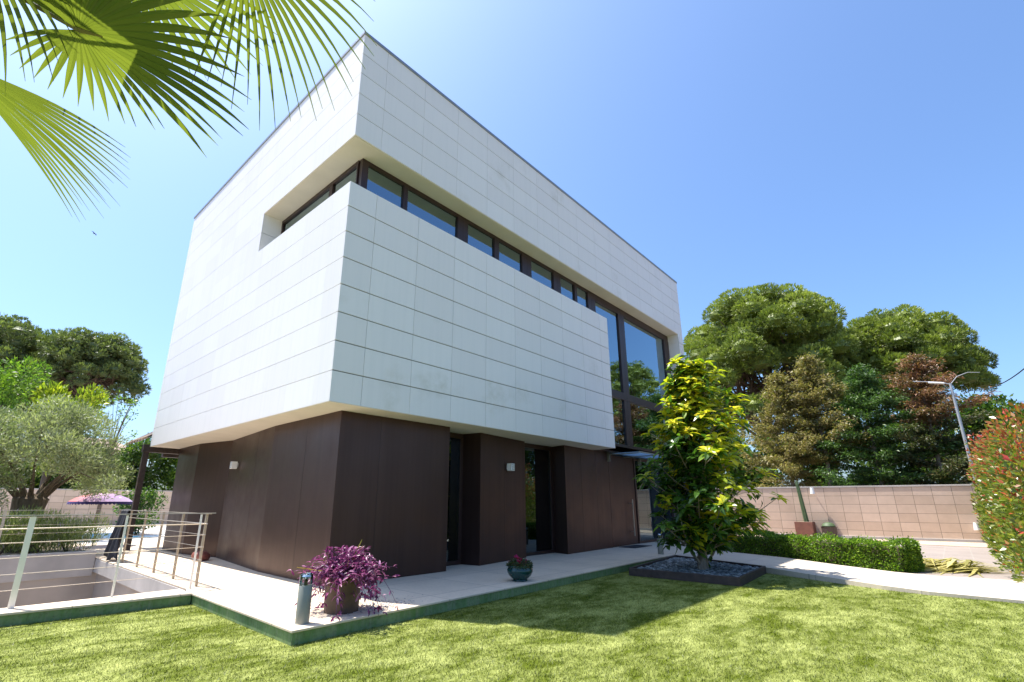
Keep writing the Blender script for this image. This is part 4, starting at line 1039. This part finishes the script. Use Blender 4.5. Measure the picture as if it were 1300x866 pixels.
# ------------------------------------------------------------------ fan palm overhead
def palm():
    base = Vector((-5.55, -2.45, 0)); C0 = Vector((-5.30, -2.70, 4.75))
    t = thing('fan_palm', base, 'fan palm whose sunlit leaves hang into the upper left corner', 'palm tree')
    trunk_mb((0, 0, 0), C0-base-Vector((0, 0, .15)), .16, .13, .03, 9, 12).build('trunk', M['fibre'], t, True)
    R3 = Vector((.67, -.742, 0)); Fh = Vector((.742, .67, 0)); Z = Vector((0, 0, 1)); rnd = random.Random(12)
    def frond(H, d, n_, L, nseg=44, spread=2.6, droop=.25, web=.42, lfun=None, a0=0.):
        H = Vector(H)-base; d = d.normalized(); n_ = (n_-d*n_.dot(d)).normalized(); s = n_.cross(d)
        q = []; tn = []
        for k in range(nseg):
            th = a0-spread+2*spread*(k+.5)/nseg; dth = 2*spread/nseg
            ln = L*(.72+.28*math.cos(th*.6))*rnd.uniform(.93, 1.04)*(lfun(th) if lfun else 1)
            dr = droop*rnd.uniform(.6, 1.5); tw = rnd.uniform(-.35, .35); tone = rnd.random()
            rows = []
            for i in range(10):
                u = i/9; r = ln*u
                dirv = d*math.cos(th)+s*math.sin(th); side = -d*math.sin(th)+s*math.cos(th)
                p = H+dirv*r*(1-.08*dr*u)-Z*dr*ln*max(0, u-.3)**2.2*1.3+n_*(.05*ln*math.sin(u*2.2))
                if u < web: hw = r*math.tan(dth/2)*1.02
                else:
                    w0 = ln*web*math.tan(dth/2); hw = w0*(1+.12*math.sin((u-web)/(1-web)*PI))*(1-((u-web)/(1-web))**1.7)
                hw = max(hw, .0012); ridge = n_*hw*.75
                ang = tw*max(0, u-web); sv = side*math.cos(ang)+n_*math.sin(ang)
                rows.append((p-sv*hw, p+ridge, p+sv*hw))
            for a, b in zip(rows[:-1], rows[1:]):
                q.append([a[0], a[1], b[1], b[0]]); q.append([a[1], a[2], b[2], b[1]]); tn += [tone, tone]
        o = np_mesh('frond', np.array([[tuple(v) for v in f] for f in q]), 4, M['palm'], t, tn)
        c = C0-base; mid = c.lerp(H, .5)+Z*.12
        pt = MB().tube([c, mid, H, H+d*L*.12], [.028, .02, .013, .004], 8); pt.build('petiole', M['palmstem'], o, True)
        return o
    frond((-3.875, -4.155, 3.765), R3*.93+Fh*.36-Z*.03, Z*.95+Fh*.15,   .84, 40, 2.75, .14, .44, lambda a: 1.0 if abs(a) < .9 else .74)
    frond((-3.43, -5.00, 4.00), R3*.72+Fh*.52-Z*.42, Z*.8+Fh*.6, .70, 29, 1.7, .40, .30, None, -.1)
    Dn = (Fh*.80-Z*.60); frond((-4.292, -3.511, 3.708), R3*.57+Dn*.82, R3.cross(Dn)+R3*.25, .90, 19, .52, .08, .5)
    frond((-4.30, -4.05, 4.06), Fh*.5-Z*.6+R3*.25, Fh*.75+Z*.5, .55, 16, 1.2, .5, .35)
    frond((-3.75, -3.95, 4.55), R3*.95+Fh*.15, Z, .85, 32, 2.3, .15, .42)
    frond((-4.75, -3.75, 5.2), R3*.4-Fh*.6+Z*.3, Z, 1.0, 40, 2.3, .2, .42)
    frond((-6.2, -2.4, 4.9), -R3*.7+Fh*.3, Z, 1.0, 40, 2.3, .25, .42)
    frond((-5.4, -1.7, 4.9), Fh*.9-R3*.2, Z, 1.0, 40, 2.3, .25, .42)
palm()

# ------------------------------------------------------------------ pergola, parasol, street lamp, cables, cuttings, bird
def pergola():
    t = thing('pergola', (.0, 10.25, TZ), 'dark brown pergola with sloping slatted roof at the back corner of the house', 'pergola')
    MB().box(-.07, .07, -.07, .07, 0, 2.70).build('post', M['timber'], t, bevel=.006)
    b = thing; o = MB().box(-.10, 5.0, -.10, .10, 2.70, 2.92).build('beam', M['timber'], t, bevel=.006)
    MB().box(2.4, 2.54, 1.43, 1.57, 0, 2.70).build('post', M['timber'], t, bevel=.006)
    MB().box(.80, 5.0, 1.4, 1.6, 2.70, 2.92).build('beam', M['timber'], t, bevel=.006)
    rf = MB()
    vs = [(-.06, -.3, 3.10), (-.06, 1.8, 3.10), (3.6, 1.8, 5.6), (3.6, -.3, 5.6)]
    rf.add([*vs]+[(x, y, z+.06) for x, y, z in vs], [(0, 1, 2, 3), (7, 6, 5, 4), (0, 4, 5, 1), (2, 6, 7, 3), (1, 5, 6, 2), (3, 7, 4, 0)])
    rf.build('roof', M['timber'], t)
    sl = MB()
    for k in range(7):
        y = -.2+k*.3; sl.add([(-.2, y, 3.0), (-.2, y+.1, 3.0), (3.5, y+.1, 5.45), (3.5, y, 5.45), (-.2, y, 3.07), (-.2, y+.1, 3.07), (3.5, y+.1, 5.52), (3.5, y, 5.52)], [(0, 3, 2, 1), (4, 5, 6, 7), (0, 1, 5, 4), (2, 3, 7, 6), (1, 2, 6, 5), (3, 0, 4, 7)])
    sl.build('rafter', M['soil'], t)
pergola()

def parasol():
    t = thing('parasol', (-.36, 12.6, .14), 'low pink and purple garden parasol beyond the railing', 'parasol')
    MB().tube([(0, 0, 0), (0, 0, 1.55)], .02, 10).build('pole', M['steel_dull'], t, True)
    c = MB(); n = 24; prof = [(0, 1.57), (.25, 1.55), (.45, 1.50), (.66, 1.42), (.82, 1.31)]
    for i in range(4):
        for k in range(n):
            def q(r, z, kk): a = 2*PI*kk/n; s = 1-.03*(kk % 3 != 0)*r; return (r*math.cos(a)*s, r*math.sin(a)*s, z)
            a = 2*PI*(k+.5)/n; tone = .5+.5*(math.cos(a)*.67-math.sin(a)*.74)*min(1, (prof[i][0]+.2))
            c.add([q(*prof[i], k), q(*prof[i], k+1), q(*prof[i+1], k+1), q(*prof[i+1], k)], [(0, 1, 2, 3)], tone)
    c.build('canopy', M['parasol'], t, True)
    v = MB()
    for k in range(48):
        a0, a1 = 2*PI*k/48, 2*PI*(k+1)/48; am = (a0+a1)/2
        v.add([(.815*math.cos(a0), .815*math.sin(a0), 1.312), (.815*math.cos(a1), .815*math.sin(a1), 1.312), (.83*math.cos(a1), .83*math.sin(a1), 1.26), (.835*math.cos(am), .835*math.sin(am), 1.215), (.83*math.cos(a0), .83*math.sin(a0), 1.26)], [(0, 1, 2, 3, 4)])
    v.build('valance', M['valance'], t)
parasol()

def street_lamp():
    t = thing('street_lamp', (23.4, -7.9, 0), 'grey street lamp with twin arms standing beyond the block wall', 'street lamp')
    MB().tube([(0, 0, 0), (0, 0, 3), (0, 0, 6.25)], [.066, .058, .046], 12).build('pole', M['grey'], t, True)
    MB().tube([(0, 0, 6.2), (-.05, .25, 6.32), (-.1, .75, 6.42), (-.12, 1.15, 6.50)], [.024, .022, .018, .015], 8).build('arm', M['grey'], t, True)
    MB().tube([(0, 0, 6.2), (.0, -.25, 6.5), (.02, -.6, 6.62), (.03, -.95, 6.56)], [.02, .015, .012, .01], 8).build('arm', M['grey'], t, True)
    h = MB().obox((-.05, .42, 6.32), Vector((-.1, .96, .2)).normalized(), Vector((1, .1, 0)).normalized(), (0, 0, 1), .26, .09, .035)
    h.build('lamp_head', M['white'], t, bevel=.03)
street_lamp()
def cable(name, pts, r, label):
    b = Vector(pts[0]); o = MB().tube([Vector(p)-b for p in pts], r, 5).build(name, M['wire'], None, True); o.location = b; tag(o, label, 'cable', 'overhead cables at the right')
def sag(a, b, s, n=14): return [(a[0]+(b[0]-a[0])*i/n, a[1]+(b[1]-a[1])*i/n, a[2]+(b[2]-a[2])*i/n-s*4*(i/n)*(1-i/n)) for i in range(n+1)]
cable('cable', sag((38.5, -9.6, 8.35), (14, -10.3, 6.1), .55), .022, 'thick dark overhead cable rising to the right above the photinia')
cable('cable', sag((42, -10.8, 8.1), (24, -11.5, 5.6), .3), .012, 'thin overhead cable just above the photinia top, lower of the two')

def cuttings():
    t_ = MB(); P = []; tn = []; rnd = random.Random(2)
    for k in range(190):
        x = rnd.uniform(-.75, .75); y = rnd.uniform(-.5, .45); a = rnd.gauss(-.75, .35); ln = rnd.uniform(.6, 1.9)
        d = Vector((math.cos(a), math.sin(a), 0)); s = Vector((-d.y, d.x, 0)); z = rnd.uniform(.01, .24)*(1-abs(x)); c = Vector((x, y, z))
        w = rnd.uniform(.015, .04); rows = []
        for i in range(5):
            u = i/4-.5; p = c+d*ln*u*1.15+Vector((0, 0, -.14*abs(u)*1.2+.03*rnd.random())); p.z = max(.005, p.z); rows.append((p-s*w*(1-abs(u)*1.6), p+s*w*(1-abs(u)*1.6)))
        tt = rnd.random()
        for p0, p1 in zip(rows[:-1], rows[1:]): P.append([p0[0], p0[1], p1[1], p1[0]]); tn.append(tt)
    o = np_mesh('palm_cuttings', np.array([[tuple(v) for v in f] for f in P]), 4, M['dryfrond'], None, tn)
    o.location = (11.75, -6.75, .04)
    tag(o, 'pile of dry cut palm fronds on the driveway beside the end of the low hedge', 'cut fronds')
cuttings()

def bird():
    b = MB(); b.tube([(-.18, 0, 0), (-.08, 0, .01), (.08, 0, .01), (.2, 0, 0)], [.01, .045, .05, .012], 8)
    for s in (-1, 1): b.add([(.08, .03*s, .02), (-.08, .03*s, .02), (-.12, .35*s, .10), (.0, .38*s, .11), (-.14, .62*s, .04)], [(0, 1, 2, 3), (3, 2, 4)])
    o = b.build('bird', M['wire'], None, False); o.location = (2.64, 65.3, 33.2); o.rotation_euler = (0, .1, -.6)
    tag(o, 'tiny dark bird flying in the sky left of the house', 'bird')
bird()

def far_house():
    t = thing('distant_house', (9.0, 78, -2.6), 'pale distant house with low tiled roof seen behind the olive tree', 'house')
    MB().box(-4, 4, -3, 3, 0, 10.8).build('wall', M['plaster'], t)
    MB().add([(-4.5, -3.5, 10.7), (4.5, -3.5, 10.7), (4.5, 3.5, 10.7), (-4.5, 3.5, 10.7), (-2, 0, 12.4), (2, 0, 12.4)], [(0, 1, 5, 4), (1, 2, 5), (2, 3, 4, 5), (3, 0, 4), (3, 2, 1, 0)]).build('roof', M['rooftile'], t)
far_house()
